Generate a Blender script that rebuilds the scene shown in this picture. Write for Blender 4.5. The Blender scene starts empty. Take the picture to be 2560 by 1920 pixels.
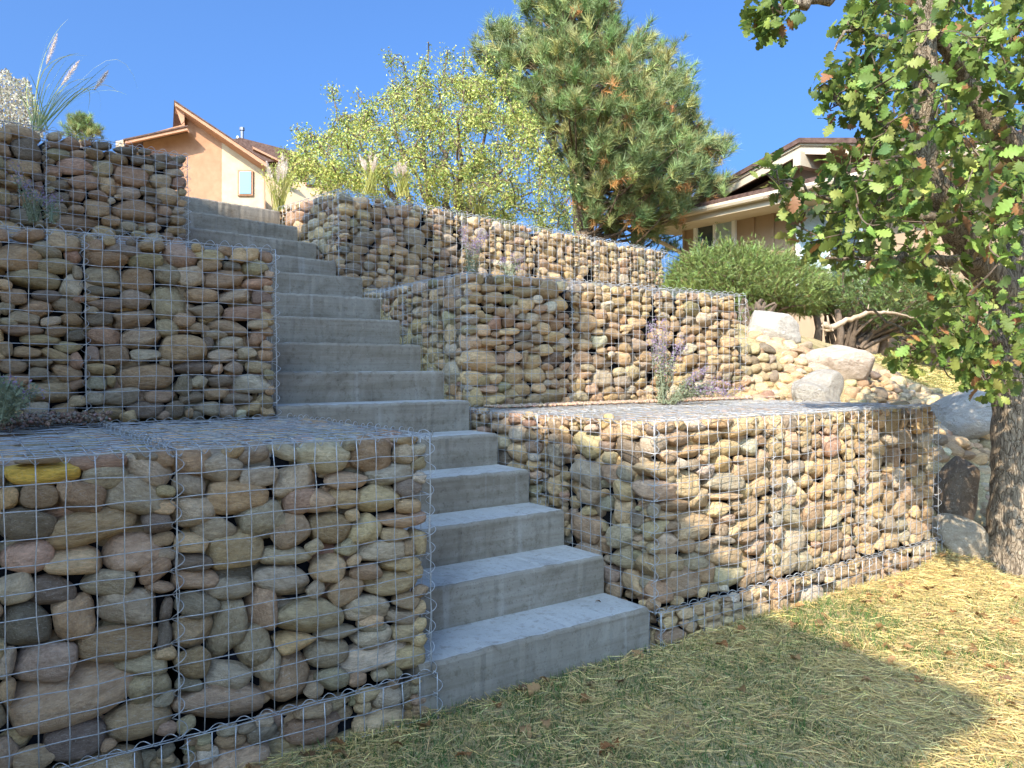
import bpy, bmesh, math, random
import numpy as np
from mathutils import Matrix, Vector

# ------------------------------------------------------------------ camera, sky, sun, exposure
SC = bpy.context.scene
COL = SC.collection
CAM = np.array([-2.7074, -2.6093, 1.1554])
YAW, PITCH, ROLL, FPX = -0.6228, -0.0157, -0.0040, 1945.94
_r = np.array([math.cos(YAW), math.sin(YAW), 0.0])
_f = np.array([-math.sin(YAW), math.cos(YAW), 0.0])
_u = np.array([0.0, 0.0, 1.0])
FW = _f * math.cos(PITCH) + _u * math.sin(PITCH)
_u2 = _u * math.cos(PITCH) - _f * math.sin(PITCH)
RX = _r * math.cos(ROLL) + _u2 * math.sin(ROLL)
UP = _u2 * math.cos(ROLL) - _r * math.sin(ROLL)
cd = bpy.data.cameras.new('camera')
cam = bpy.data.objects.new('camera', cd)
COL.objects.link(cam)
cd.sensor_width = 36.0
cd.lens = FPX / 2560.0 * 36.0
cd.clip_end = 2000.0
cd.clip_start = 0.05
M = Matrix(((RX[0], UP[0], -FW[0], CAM[0]), (RX[1], UP[1], -FW[1], CAM[1]),
            (RX[2], UP[2], -FW[2], CAM[2]), (0, 0, 0, 1)))
cam.matrix_world = M
SC.camera = cam

SUN_AZ, SUN_EL = math.radians(62.0), math.radians(40.0)     # heading the light travels to, from +Y towards +X
SDIR = np.array([math.sin(SUN_AZ) * math.cos(SUN_EL), math.cos(SUN_AZ) * math.cos(SUN_EL), -math.sin(SUN_EL)])
w = bpy.data.worlds.new('World'); SC.world = w; w.use_nodes = True
nt = w.node_tree
sky = nt.nodes.new('ShaderNodeTexSky'); sky.sky_type = 'NISHITA'; sky.sun_disc = False
sky.sun_elevation = SUN_EL
sky.sun_rotation = SUN_AZ + math.pi
sky.altitude = 0.0; sky.air_density = 0.7; sky.dust_density = 7.5; sky.ozone_density = 10.0
bg = nt.nodes['Background']; bg.inputs['Strength'].default_value = 0.15
vivid = nt.nodes.new('ShaderNodeMix'); vivid.data_type = 'RGBA'; vivid.blend_type = 'MULTIPLY'; vivid.inputs[0].default_value = 1.0
vivid.inputs[7].default_value = (0.70, 0.92, 1.02, 1)
nt.links.new(sky.outputs[0], vivid.inputs[6]); nt.links.new(vivid.outputs[2], bg.inputs['Color'])
ld = bpy.data.lights.new('sun', 'SUN'); ld.energy = 3.5; ld.angle = math.radians(0.5); ld.color = (1.0, 0.90, 0.76)
sun = bpy.data.objects.new('sun', ld); COL.objects.link(sun)
sun.rotation_euler = Vector(SDIR).to_track_quat('-Z', 'Y').to_euler()
SC.view_settings.view_transform = 'Standard'
SC.view_settings.look = 'None'
SC.view_settings.gamma = 1.0
SC.view_settings.exposure = 1.5

# ------------------------------------------------------------------ pixels to rays
S = 2560.0 / 2212.0
def ray(u, v): return FW + RX * ((u - 1280.0) / FPX) + UP * ((960.0 - v) / FPX)
def rayd(u, v): return ray(u * S, v * S)
def atd(u, v, d): return CAM + rayd(u, v) * d
def onplane(u, v, n, d):
    D = ray(u, v); n = np.asarray(n, float)
    return CAM + D * ((d - n @ CAM) / (n @ D))

rng = np.random.default_rng(7)
random.seed(7)

# ------------------------------------------------------------------ object helpers
def tag(o, label=None, cat=None, group=None, kind=None):
    if label: o['label'] = label
    if cat: o['category'] = cat
    if group: o['group'] = group
    if kind: o['kind'] = kind
    return o
def empty(name, loc=(0, 0, 0), rz=0.0, parent=None):
    o = bpy.data.objects.new(name, None); COL.objects.link(o)
    o.empty_display_size = 0.1
    o.location = loc; o.rotation_euler = (0, 0, rz)
    if parent: o.parent = parent
    return o
def mesh_np(name, V, F, mat, col=None, smooth=False):
    me = bpy.data.meshes.new(name)
    V = np.ascontiguousarray(V, dtype=np.float32)
    if isinstance(F, np.ndarray):
        k = F.shape[1]; nf = F.shape[0]
        me.vertices.add(len(V)); me.vertices.foreach_set('co', V.ravel())
        me.loops.add(nf * k); me.loops.foreach_set('vertex_index', F.astype(np.int32).ravel())
        me.polygons.add(nf)
        me.polygons.foreach_set('loop_start', np.arange(0, nf * k, k, dtype=np.int32))
        me.update(calc_edges=True)
    else:
        me.from_pydata([tuple(p) for p in V.tolist()], [], F)
    if col is not None:
        ca = me.color_attributes.new('col', 'FLOAT_COLOR', 'POINT')
        c4 = np.ones((len(V), 4), np.float32); c4[:, :3] = col
        ca.data.foreach_set('color', c4.ravel())
    if smooth: me.polygons.foreach_set('use_smooth', np.ones(len(me.polygons), bool))
    if mat: me.materials.append(mat)
    me.validate()
    return me
def link(name, me, parent=None):
    o = bpy.data.objects.new(name, me); COL.objects.link(o)
    if parent: o.parent = parent
    return o
class MB:
    """collects shapes, becomes ONE mesh object"""
    def __init__(s): s.V = []; s.F = []; s.n = 0
    def add(s, V, F):
        V = np.asarray(V, float); s.V.append(V)
        for f in F: s.F.append([i + s.n for i in f])
        s.n += len(V); return s
    def box(s, a, b):
        x0, y0, z0 = a; x1, y1, z1 = b
        return s.add([(x0,y0,z0),(x1,y0,z0),(x1,y1,z0),(x0,y1,z0),(x0,y0,z1),(x1,y0,z1),(x1,y1,z1),(x0,y1,z1)],
                     [(0,3,2,1),(4,5,6,7),(0,1,5,4),(1,2,6,5),(2,3,7,6),(3,0,4,7)])
    def prism(s, poly, off):
        """polygon of 3-D points swept by a vector"""
        n = len(poly); P = np.asarray(poly, float); Q = P + np.asarray(off, float)
        return s.add(np.vstack([P, Q]), [list(range(n))[::-1], list(range(n, 2 * n))] +
                     [(i, (i + 1) % n, n + (i + 1) % n, n + i) for i in range(n)])
    def tube(s, pts, rad, k=6, cap=True):
        P = np.asarray(pts, float); n = len(P)
        R = np.broadcast_to(np.asarray(rad, float), (n,))
        T = np.gradient(P, axis=0); T /= np.linalg.norm(T, axis=1)[:, None] + 1e-9
        ref = np.array([0, 0, 1.0]) if abs(T[0][2]) < 0.8 else np.array([1.0, 0, 0])
        V = []
        a = None
        for i in range(n):
            if a is None: a = np.cross(T[i], ref)
            else: a = a - T[i] * (a @ T[i])
            a /= np.linalg.norm(a) + 1e-9
            b = np.cross(T[i], a)
            for j in range(k):
                t = 2 * math.pi * j / k
                V.append(P[i] + R[i] * (a * math.cos(t) + b * math.sin(t)))
        F = [(i*k+j, i*k+(j+1)%k, (i+1)*k+(j+1)%k, (i+1)*k+j) for i in range(n-1) for j in range(k)]
        if cap: F += [list(range(k))[::-1], list(range((n-1)*k, n*k))]
        return s.add(V, F)
    def mesh(s, name, mat, smooth=False):
        return mesh_np(name, np.vstack(s.V), s.F, mat, smooth=smooth)
    def build(s, name, mat, parent=None, smooth=False, bevel=0):
        me = s.mesh(name, mat, smooth)
        bm = bmesh.new(); bm.from_mesh(me)
        bmesh.ops.recalc_face_normals(bm, faces=bm.faces)
        if bevel:
            bmesh.ops.bevel(bm, geom=list(bm.edges), offset=bevel, segments=2, affect='EDGES', profile=0.6)
        bm.to_mesh(me); bm.free()
        return link(name, me, parent)
def scatter(T, F, R, pos, scale, name, mat, col=None, smooth=False):
    """copies of a template (verts T, faces F) with rotations R (N,3,3), joined in one mesh"""
    N = len(pos); n = len(T)
    V = np.einsum('nij,kj->nki', R, T) * np.asarray(scale).reshape(N, 1, -1) + pos[:, None, :]
    F = np.asarray(F)
    FF = (F[None] + (np.arange(N) * n)[:, None, None]).reshape(-1, F.shape[1])
    c = None if col is None else np.repeat(col, n, axis=0)
    return mesh_np(name, V.reshape(-1, 3), FF, mat, c, smooth)
def frames(D, roll=None):
    """rotation matrices whose x axis is D (N,3), rolled at random"""
    N = len(D); D = D / (np.linalg.norm(D, axis=1)[:, None] + 1e-9)
    ref = np.tile(np.array([0.0, 0.0, 1.0]), (N, 1)); ref[np.abs(D[:, 2]) > 0.95] = (1, 0, 0)
    Y = np.cross(ref, D); Y /= np.linalg.norm(Y, axis=1)[:, None] + 1e-9
    Z = np.cross(D, Y)
    if roll is None: roll = rng.uniform(0, 2 * math.pi, N)
    c, s_ = np.cos(roll)[:, None], np.sin(roll)[:, None]
    return np.stack([D, Y * c + Z * s_, Z * c - Y * s_], axis=2)
def unit(n):
    v = rng.normal(size=(n, 3)); return v / np.linalg.norm(v, axis=1)[:, None]
def inpoly(poly, x, y):
    c = np.zeros(len(x), bool); n = len(poly); j = n - 1
    for i in range(n):
        xi, yi = poly[i]; xj, yj = poly[j]
        c ^= ((yi > y) != (yj > y)) & (x < (xj - xi) * (y - yi) / (yj - yi + 1e-12) + xi)
        j = i
    return c
def edgedist(poly, x, y):
    P = np.stack([x, y], 1); d = np.full(len(x), 1e9)
    for i in range(len(poly)):
        a = np.array(poly[i], float); b = np.array(poly[(i + 1) % len(poly)], float)
        t = np.clip(((P - a) @ (b - a)) / ((b - a) @ (b - a) + 1e-9), 0, 1)
        d = np.minimum(d, np.linalg.norm(P - (a + t[:, None] * (b - a)), axis=1))
    return d
def polypts(poly, n, d0, thick, edge):
    """points in the volume whose outline is poly (pixels of the 2212 wide view) around distance d0"""
    xs = [p[0] for p in poly]; ys = [p[1] for p in poly]
    X = []; Y = []
    while len(X) < n:
        x = rng.uniform(min(xs), max(xs), n * 2); y = rng.uniform(min(ys), max(ys), n * 2)
        k = inpoly(poly, x, y); X += list(x[k]); Y += list(y[k])
    X = np.array(X[:n]); Y = np.array(Y[:n])
    e = np.clip(edgedist(poly, X, Y) / edge, 0, 1)
    d = d0 + thick * rng.uniform(-1, 1, n) * np.sqrt(e)
    D = FW + np.outer((X * S - 1280) / FPX, RX) + np.outer((960 - Y * S) / FPX, UP)
    return CAM + D * d[:, None], X, Y, e
def sstep(a, b, x):
    t = np.clip((x - a) / (b - a), 0, 1); return t * t * (3 - 2 * t)

# ------------------------------------------------------------------ materials
def mat(name, base=(0.5, 0.5, 0.5), rough=0.8, metal=0.0, spec=0.3):
    m = bpy.data.materials.new(name); m.use_nodes = True
    b = m.node_tree.nodes['Principled BSDF']
    b.inputs['Base Color'].default_value = (*base, 1); b.inputs['Roughness'].default_value = rough
    b.inputs['Metallic'].default_value = metal; b.inputs['Specular IOR Level'].default_value = spec
    return m, m.node_tree, b
def node(t, typ, **kw):
    n = t.nodes.new(typ)
    for k, v in kw.items():
        if k in n.inputs: n.inputs[k].default_value = v
        else: setattr(n, k, v)
    return n
def coords(t, scale=(1, 1, 1), kind='Object', loc=None):
    tc = t.nodes.new('ShaderNodeTexCoord'); mp = t.nodes.new('ShaderNodeMapping')
    mp.inputs['Scale'].default_value = scale
    t.links.new(tc.outputs[kind], mp.inputs['Vector'])
    if loc is not None: t.links.new(loc, mp.inputs['Location'])
    return mp.outputs[0]
def noise(t, vec, scale, detail=4, rough=0.6, dist=0.0):
    n = node(t, 'ShaderNodeTexNoise', Scale=scale, Detail=detail, Roughness=rough, Distortion=dist)
    t.links.new(vec, n.inputs['Vector']); return n.outputs['Fac']
def ramp(t, fac, stops):
    r = t.nodes.new('ShaderNodeValToRGB'); el = r.color_ramp.elements
    while len(el) < len(stops): el.new(0.5)
    for e, (p, c) in zip(el, stops):
        e.position = p; e.color = (*c, 1) if len(c) == 3 else c
    t.links.new(fac, r.inputs[0]); return r.outputs[0]
def mix(t, a, b, fac, mode='MIX'):
    n = t.nodes.new('ShaderNodeMix'); n.data_type = 'RGBA'; n.blend_type = mode
    for v, i in ((a, 6), (b, 7), (fac, 0)):
        if hasattr(v, 'is_linked') or isinstance(v, bpy.types.NodeSocket): t.links.new(v, n.inputs[i])
        elif i == 0: n.inputs[0].default_value = v
        else: n.inputs[i].default_value = (*v, 1)
    return n.outputs[2]
def bump(t, b, h, strength=0.3, dist=0.01):
    n = node(t, 'ShaderNodeBump', Strength=strength, Distance=dist)
    t.links.new(h, n.inputs['Height']); t.links.new(n.outputs[0], b.inputs['Normal'])
def simple(name, c1, c2, scale, rough=0.85, bs=0.3, bd=0.01, vec=(1, 1, 1), detail=5, kind='Object', spec=0.25):
    m, t, b = mat(name, c1, rough, 0, spec)
    v = coords(t, vec, kind); f = noise(t, v, scale, detail)
    t.links.new(ramp(t, f, [(0.3, c1), (0.7, c2)]), b.inputs['Base Color'])
    if bs: bump(t, b, f, bs, bd)
    return m

def m_stone(name, bscale=1.0, k=1.0):
    m, t, b = mat(name, (0.3, 0.26, 0.2), 0.78, 0, 0.3)
    oi = t.nodes.new('ShaderNodeObjectInfo')
    mul = node(t, 'ShaderNodeVectorMath', operation='SCALE'); mul.inputs[0].default_value = (37.0, 61.0, 23.0)
    t.links.new(oi.outputs['Random'], mul.inputs['Scale'])
    v = coords(t, (1, 1, 1), 'Object', mul.outputs[0])
    vs = coords(t, (1, 1, 2.2), 'Object', mul.outputs[0])
    n1 = noise(t, vs, 1.6, 7, 0.66, 0.9); n2 = noise(t, v, 5.0, 6, 0.72, 0.3); n3 = noise(t, v, 22.0, 4, 0.75)
    vein = noise(t, coords(t, (1.0, 1.0, 3.5), 'Object', mul.outputs[0]), 2.4, 5, 0.6, 2.5)
    c = mix(t, oi.outputs['Color'], (0.60, 0.54, 0.48), ramp(t, n1, [(0.34, (k, k, k)), (0.54, (0, 0, 0))]), 'MULTIPLY')
    c = mix(t, c, (1.32, 1.28, 1.20), ramp(t, n1, [(0.54, (0, 0, 0)), (0.74, (1, 1, 1))]), 'MULTIPLY')
    c = mix(t, c, (0.64, 0.60, 0.56), ramp(t, n2, [(0.38, (.9 * k, .9 * k, .9 * k)), (0.52, (0, 0, 0))]), 'MULTIPLY')
    c = mix(t, c, (0.60, 0.54, 0.46), ramp(t, vein, [(0.60, (0, 0, 0)), (0.66, (.55, .55, .55)), (0.72, (0, 0, 0))]))
    c = mix(t, c, (0.58, 0.52, 0.46), ramp(t, n3, [(0.60, (0, 0, 0)), (0.72, (.45, .45, .45))]))
    c = mix(t, c, (0.42, 0.38, 0.36), ramp(t, n3, [(0.30, (.6, .6, .6)), (0.40, (0, 0, 0))]), 'MULTIPLY')
    t.links.new(c, b.inputs['Base Color'])
    ad = node(t, 'ShaderNodeMath', operation='MULTIPLY_ADD'); ad.inputs[1].default_value = 0.35
    t.links.new(n3, ad.inputs[0]); t.links.new(n2, ad.inputs[2])
    bump(t, b, ad.outputs[0], 0.7, 0.03 * bscale)
    return m
M_STONE = m_stone('river_stone', 1.0, 0.6)
M_BOULDER = m_stone('boulder_stone', 3.0, 0.45)

m, t, b = mat('galvanised_wire', (0.40, 0.41, 0.42), 0.45, 0.45, 0.5)
v = coords(t, (1, 1, 1)); f = noise(t, v, 60, 3)
t.links.new(ramp(t, f, [(0.3, (0.33, 0.335, 0.34)), (0.7, (0.53, 0.535, 0.54))]), b.inputs['Base Color'])
M_WIRE = m
M_LINER = simple('black_fabric', (0.006, 0.006, 0.008), (0.014, 0.014, 0.017), 30, 0.95, 0.2, 0.005)

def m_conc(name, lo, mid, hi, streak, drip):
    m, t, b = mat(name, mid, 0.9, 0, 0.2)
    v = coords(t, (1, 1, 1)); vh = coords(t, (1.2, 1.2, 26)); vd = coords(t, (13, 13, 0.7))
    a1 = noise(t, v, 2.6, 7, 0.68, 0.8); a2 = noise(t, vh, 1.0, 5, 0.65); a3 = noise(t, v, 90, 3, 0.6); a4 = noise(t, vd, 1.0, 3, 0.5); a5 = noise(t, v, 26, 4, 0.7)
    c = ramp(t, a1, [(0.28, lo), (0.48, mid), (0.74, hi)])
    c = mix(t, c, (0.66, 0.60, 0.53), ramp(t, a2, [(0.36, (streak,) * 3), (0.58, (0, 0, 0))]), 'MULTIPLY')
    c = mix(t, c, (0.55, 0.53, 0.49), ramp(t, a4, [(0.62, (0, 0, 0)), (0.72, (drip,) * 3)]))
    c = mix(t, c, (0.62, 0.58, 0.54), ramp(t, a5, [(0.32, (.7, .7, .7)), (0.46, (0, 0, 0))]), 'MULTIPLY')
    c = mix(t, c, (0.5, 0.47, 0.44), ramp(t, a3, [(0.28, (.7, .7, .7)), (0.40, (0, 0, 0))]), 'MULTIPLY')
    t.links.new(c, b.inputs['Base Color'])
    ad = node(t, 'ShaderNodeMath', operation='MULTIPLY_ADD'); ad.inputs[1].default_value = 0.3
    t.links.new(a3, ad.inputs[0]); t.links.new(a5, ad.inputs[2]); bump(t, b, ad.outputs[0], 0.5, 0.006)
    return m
M_CONC = m_conc('shaded_cast_riser', (0.17, 0.14, 0.105), (0.255, 0.22, 0.172), (0.335, 0.30, 0.245), 0.55, 0.2)  # brown form stain, plus the risers' weaker sky light put into the colour
M_TREAD = m_conc('skylit_concrete_tread', (0.28, 0.265, 0.24), (0.38, 0.365, 0.335), (0.46, 0.445, 0.415), 0.0, 0.0)  # paler than the risers: open sky light on the treads put into the colour

def m_leaf(name, trans=0.35, rough=0.6, spec=0.3):
    m, t, b = mat(name, (0.1, 0.15, 0.04), rough, 0, spec)
    a = node(t, 'ShaderNodeAttribute', attribute_name='col')
    t.links.new(a.outputs['Color'], b.inputs['Base Color'])
    if trans:
        tr = t.nodes.new('ShaderNodeBsdfTranslucent'); t.links.new(a.outputs['Color'], tr.inputs['Color'])
        mx = t.nodes.new('ShaderNodeMixShader'); mx.inputs[0].default_value = trans
        t.links.new(b.outputs[0], mx.inputs[1]); t.links.new(tr.outputs[0], mx.inputs[2])
        t.links.new(mx.outputs[0], t.nodes['Material Output'].inputs['Surface'])
    return m
M_LEAF = m_leaf('leaf'); M_NEEDLE = m_leaf('needle', 0.15, 0.5); M_STRAW = m_leaf('straw_blade', 0.12, 0.6)

def m_bark(name, c1, c2, sc):
    m, t, b = mat(name, c1, 0.95, 0, 0.1)
    v = coords(t, (1, 1, 0.28)); wob = node(t, 'ShaderNodeTexNoise', Scale=sc * .35, Detail=3.0); t.links.new(v, wob.inputs['Vector']); wm = node(t, 'ShaderNodeVectorMath', operation='MULTIPLY_ADD'); wm.inputs[1].default_value = (.12, .12, .12); t.links.new(wob.outputs['Color'], wm.inputs[0]); t.links.new(v, wm.inputs[2]); v = wm.outputs[0]; f = noise(t, v, sc, 8, 0.7, 0.4)
    vo = node(t, 'ShaderNodeTexVoronoi', Scale=sc * 1.3); vo.feature = 'DISTANCE_TO_EDGE'
    t.links.new(v, vo.inputs['Vector'])
    h = node(t, 'ShaderNodeMath', operation='MULTIPLY'); t.links.new(f, h.inputs[0])
    r = ramp(t, vo.outputs['Distance'], [(0.0, (0.62, 0.62, 0.62)), (0.10, (1, 1, 1))]); t.links.new(r, h.inputs[1])
    t.links.new(ramp(t, h.outputs[0], [(0.28, c1), (0.62, c2)]), b.inputs['Base Color'])
    bump(t, b, h.outputs[0], 1.0, 0.03)
    return m
M_OAKBARK = m_bark('oak_bark', (0.085, 0.062, 0.042), (0.40, 0.32, 0.225), 34)
M_PINEBARK = m_bark('pine_bark', (0.05, 0.035, 0.025), (0.24, 0.17, 0.11), 9)
M_TWIG = simple('twig_bark', (0.07, 0.05, 0.035), (0.18, 0.13, 0.09), 20, 0.9, 0.3)

m, t, b = mat('soil_ground', (0.2, 0.17, 0.1), 0.95, 0, 0.1)
v = coords(t, (1, 1, 1)); f1 = noise(t, v, 2.2, 6, 0.65); f2 = noise(t, v, 60, 4, 0.7)
c = ramp(t, f1, [(0.32, (0.20, 0.18, 0.07)), (0.45, (0.44, 0.35, 0.18)), (0.70, (0.60, 0.49, 0.28))])
c = mix(t, c, (0.5, 0.45, 0.4), ramp(t, f2, [(0.4, (.8, .8, .8)), (0.6, (0, 0, 0))]), 'MULTIPLY')
t.links.new(c, b.inputs['Base Color']); bump(t, b, f2, 0.8, 0.02)
M_SOIL = m

def m_wall(name, c1, c2, sc, bd=0.01): return simple(name, c1, c2, sc, 0.9, 0.5, bd, kind='Object', spec=0.15)
M_STUCCO_O = m_wall('terracotta_stucco', (0.30, 0.155, 0.088), (0.37, 0.205, 0.12), 3.0, 0.03)
M_STUCCO_C = m_wall('cream_stucco', (0.40, 0.295, 0.185), (0.48, 0.365, 0.24), 3.0, 0.03)
M_SKYPANE, _, _ = mat('painted_sky_pane', (0.16, 0.26, 0.38), 0.15, 0, 0.5)  # blue sky reflection painted into the base colour
M_TRIM_O = m_wall('terracotta_trim', (0.34, 0.175, 0.105), (0.41, 0.22, 0.135), 4.0, 0.002)
M_ROOF = simple('brown_shingle', (0.055, 0.030, 0.024), (0.14, 0.085, 0.065), 9, 0.95, 0.6, 0.03, (1, 1, 1))
M_SIDING = m_wall('tan_siding', (0.31, 0.22, 0.14), (0.365, 0.26, 0.17), 2.0, 0.002)
M_TRIM_T = m_wall('pale_tan_trim', (0.42, 0.345, 0.24), (0.49, 0.41, 0.30), 3.0, 0.002)
M_WHITE = m_wall('white_vinyl', (0.74, 0.74, 0.72), (0.80, 0.80, 0.78), 3.0, 0.001)
M_METAL, _, _ = mat('pipe_metal', (0.30, 0.30, 0.32), 0.5, 0.8, 0.5)
m, t, b = mat('window_glass', (0.04, 0.055, 0.06), 0.05, 0, 0.8); M_GLASS = m
m, t, b = mat('window_blind', (0.42, 0.48, 0.50), 0.35, 0, 0.5)
v = coords(t, (1, 1, 1)); wv = node(t, 'ShaderNodeTexWave', Scale=14.0); wv.bands_direction = 'Z'; t.links.new(v, wv.inputs['Vector'])
t.links.new(ramp(t, wv.outputs['Fac'], [(0.0, (0.25, 0.32, 0.34)), (1.0, (0.40, 0.47, 0.48))]), b.inputs['Base Color'])
M_BLIND = m

# ------------------------------------------------------------------ terrain
A3 = 0.1699
UX3 = np.array([math.cos(A3), math.sin(A3)]); UY3 = np.array([-math.sin(A3), math.cos(A3)])
R3O = np.array([-0.0161, 3.6738]); L3O = np.array([-1.3156, 3.33]); P12 = np.array([-0.0462, 3.6596])
XL = -1.2242
CTRL = np.array([(2.9,-.1,-.15),(3.2,-.3,-.19),(4.6,-.5,-.17),(6.5,-.6,-.12),(3.0,.5,.38),(3.0,1.0,.83),(3.2,1.6,.84),(3.9,.45,.22),
    (5.8,1.1,.58),(8,1.5,.7),(4.1,1.5,1.09),(3.4,2.2,1.32),(4.2,2.3,1.47),(3.6,3.0,1.62),(5.1,3.5,1.76),(4.6,4.0,1.8),(6.3,3.3,1.55),
    (6.5,4.6,1.7),(8.6,4.0,1.42),(8.5,7.6,1.5),(7,6,1.7),(5.6,5.5,1.85),(10,2,.9),(10,0,.2),(7,2.4,1.2),(12,6,1.45),(8,-3,-.2),(4,-4,-.2),(12,-5,-.2),(6,12,2.0),(12,14,1.8)])
def _phi(r): return np.where(r > 1e-9, r * r * np.log(r + 1e-12), 0)
_n = len(CTRL)
_K = _phi(np.linalg.norm(CTRL[:, None, :2] - CTRL[None, :, :2], axis=2)) + np.eye(_n) * 0.15
_Pm = np.hstack([np.ones((_n, 1)), CTRL[:, :2]])
_A = np.block([[_K, _Pm], [_Pm.T, np.zeros((3, 3))]])
_W = np.linalg.solve(_A, np.concatenate([CTRL[:, 2], np.zeros(3)]))
def right_h(x, y):
    xc = np.clip(x, 2.5, 13); yc = np.clip(y, -5, 14)
    r = np.sqrt((xc[:, None] - CTRL[None, :, 0]) ** 2 + (yc[:, None] - CTRL[None, :, 1]) ** 2)
    return _phi(r) @ _W[:_n] + _W[_n] + _W[_n + 1] * xc + _W[_n + 2] * yc
def ground(x, y):
    x = np.atleast_1d(np.asarray(x, float)); y = np.atleast_1d(np.asarray(y, float))
    v = (x - R3O[0]) * UY3[0] + (y - R3O[1]) * UY3[1]
    T = -0.17 + 1.05 * sstep(0.35, 0.75, y) + 0.90 * sstep(1.95, 2.35, y) + 0.90 * sstep(0.2, 0.6, v)
    far = np.maximum(v - 2.0, 0)
    T = T + 0.11 * far * sstep(0, 6, far)
    st = 0.0 + 0.62 * (y - 0.0) - 0.32
    inst = (x > -1.30) & (x < 0.12) & (v < 1.25) & (y > 0.04)
    T = np.where(inst, np.minimum(T, np.maximum(st, -0.32)), T)
    H = right_h(x, y)
    xb = 2.72 + 0.12 * sstep(1.3, 1.8, y) + 2.05 * sstep(3.3, 4.3, y)
    k = sstep(0, 1, (x - xb) / 0.22)
    k = np.where(y < 0.2, np.maximum(k, sstep(2.4, 3.0, x)), k)
    Z = T * (1 - k) + H * k
    far2 = sstep(14, 30, np.hypot(x - 4, y - 4)) * (x > 4)
    return Z + far2 * 1.0 * 0
def gz(x, y): return float(ground(x, y)[0])
gx = np.unique(np.concatenate([np.linspace(-90, -8, 24), np.linspace(-8, -3.4, 14), np.arange(-3.4, 7.0, 0.09), np.linspace(7, 14, 30), np.linspace(14, 90, 24)]))
gy = np.unique(np.concatenate([np.linspace(-60, -4, 20), np.arange(-4, 6.4, 0.09), np.linspace(6.4, 14, 30), np.linspace(14, 120, 30)]))
GX, GY = np.meshgrid(gx, gy)
GZ = ground(GX.ravel(), GY.ravel()) + 0.006 * rng.normal(size=GX.size)
V = np.stack([GX.ravel(), GY.ravel(), GZ], 1)
nx, ny = len(gx), len(gy)
ii, jj = np.meshgrid(np.arange(nx - 1), np.arange(ny - 1))
b0 = (jj * nx + ii).ravel()
F = np.stack([b0, b0 + 1, b0 + nx + 1, b0 + nx], 1)
tag(link('ground', mesh_np('ground', V, F, M_SOIL, smooth=True)), 'sloping dry soil ground under lawn, rocks and gabions', kind='structure')

# ------------------------------------------------------------------ concrete stairs
stairs = empty('staircase', (-0.63, 0.0103, -0.17))
tag(stairs, 'straight grey concrete outdoor staircase climbing between the stone baskets', 'staircase')
RUN, RISE, Z1, YS = 0.3159, 0.1887, 0.0286, 0.0103
def step_obj(P0, ux, uy, depth, z, x0, x1, drop):
    """P0 right front corner; x0..x1 along ux from it"""
    nseg = 44; rg = np.random.default_rng(int(z * 1000))
    prof = [(0, -drop), (0, -0.016), (0.005, -0.005), (0.016, 0), (depth, 0), (depth, -drop)]
    V = []; F = []
    for i in range(nseg + 1):
        a = x0 + (x1 - x0) * i / nseg; j = rg.normal(0, 0.0016, 2) + (rg.random() < .12) * np.array([rg.uniform(0, .003), -rg.uniform(0, .003)])
        for k, (p, q) in enumerate(prof):
            e = 1 if k in (1, 2, 3) else 0
            w3 = P0 + ux * a + uy * (p + e * j[0])
            V.append((w3[0], w3[1], z + q + e * j[1]))
    n = len(prof)
    TM = []
    for i in range(nseg):
        for k in range(n):
            F.append((i*n+k, (i+1)*n+k, (i+1)*n+(k+1)%n, i*n+(k+1)%n)); TM.append(1 if k == 3 else 0)
    F += [list(range(n)), list(range(nseg*n, nseg*n+n))[::-1]]
    mb = MB().add(V, F)
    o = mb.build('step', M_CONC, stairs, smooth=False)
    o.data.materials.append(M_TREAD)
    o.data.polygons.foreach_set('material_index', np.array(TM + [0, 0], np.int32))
    o.matrix_parent_inverse = Matrix.Translation(-Vector(stairs.location))
    return o
ex, ey = np.array([1.0, 0]), np.array([0, 1.0])
for i in range(11):
    y = YS + RUN * i
    dep = RUN - 0.002 if i < 10 else 0.62
    step_obj(np.array([-0.0293, y]), ex, ey, dep, Z1 + RISE * i, XL - 0.015, 0.0, 0.32 if i else 0.45)
for i in range(4):
    dep = 0.3104 if i < 3 else 2.6
    step_obj(P12 + UY3 * 0.3124 * i, UX3, UY3, dep, Z1 + RISE * (11 + i), -1.30, 0.0, 0.36)

# ------------------------------------------------------------------ stone shapes
def stone_mesh(seed, sub=3, facets=4, lob=0.07, name='stone', m=None):
    rg = np.random.default_rng(seed)
    bm = bmesh.new(); bmesh.ops.create_icosphere(bm, subdivisions=sub, radius=1.0)
    V = np.array([v.co[:] for v in bm.verts]); F = np.array([[v.index for v in f.verts] for f in bm.faces]); bm.free()
    p = rg.uniform(2.1, 3.5)
    r = (np.abs(V) ** p).sum(1) ** (-1 / p)
    for _ in range(5):
        k = rg.normal(size=3) * 1.7
        r = r * (1 + lob * rg.uniform(0.4, 1) * np.cos(V @ k + rg.uniform(0, 6.28)))
    for _ in range(3):
        k = rg.normal(size=3) * 5
        r = r * (1 + 0.011 * np.cos(V @ k + rg.uniform(0, 6.28)))
    V = V * r[:, None]
    for _ in range(facets):
        n = rg.normal(size=3); n /= np.linalg.norm(n); d = rg.uniform(0.70, 0.95)
        s_ = V @ n - d; ex_ = np.maximum(s_, 0)
        V = V - np.outer(ex_ * 0.78, n)
    V = (V - (V.max(0) + V.min(0)) / 2); V = V / V.max(0)
    return mesh_np(name, V, F, m or M_STONE, smooth=True)
STONES = [stone_mesh(100 + i, 3, 3 + (i * 2) % 9, 0.06 + 0.05 * (i % 3) / 2) for i in range(48)]
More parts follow.
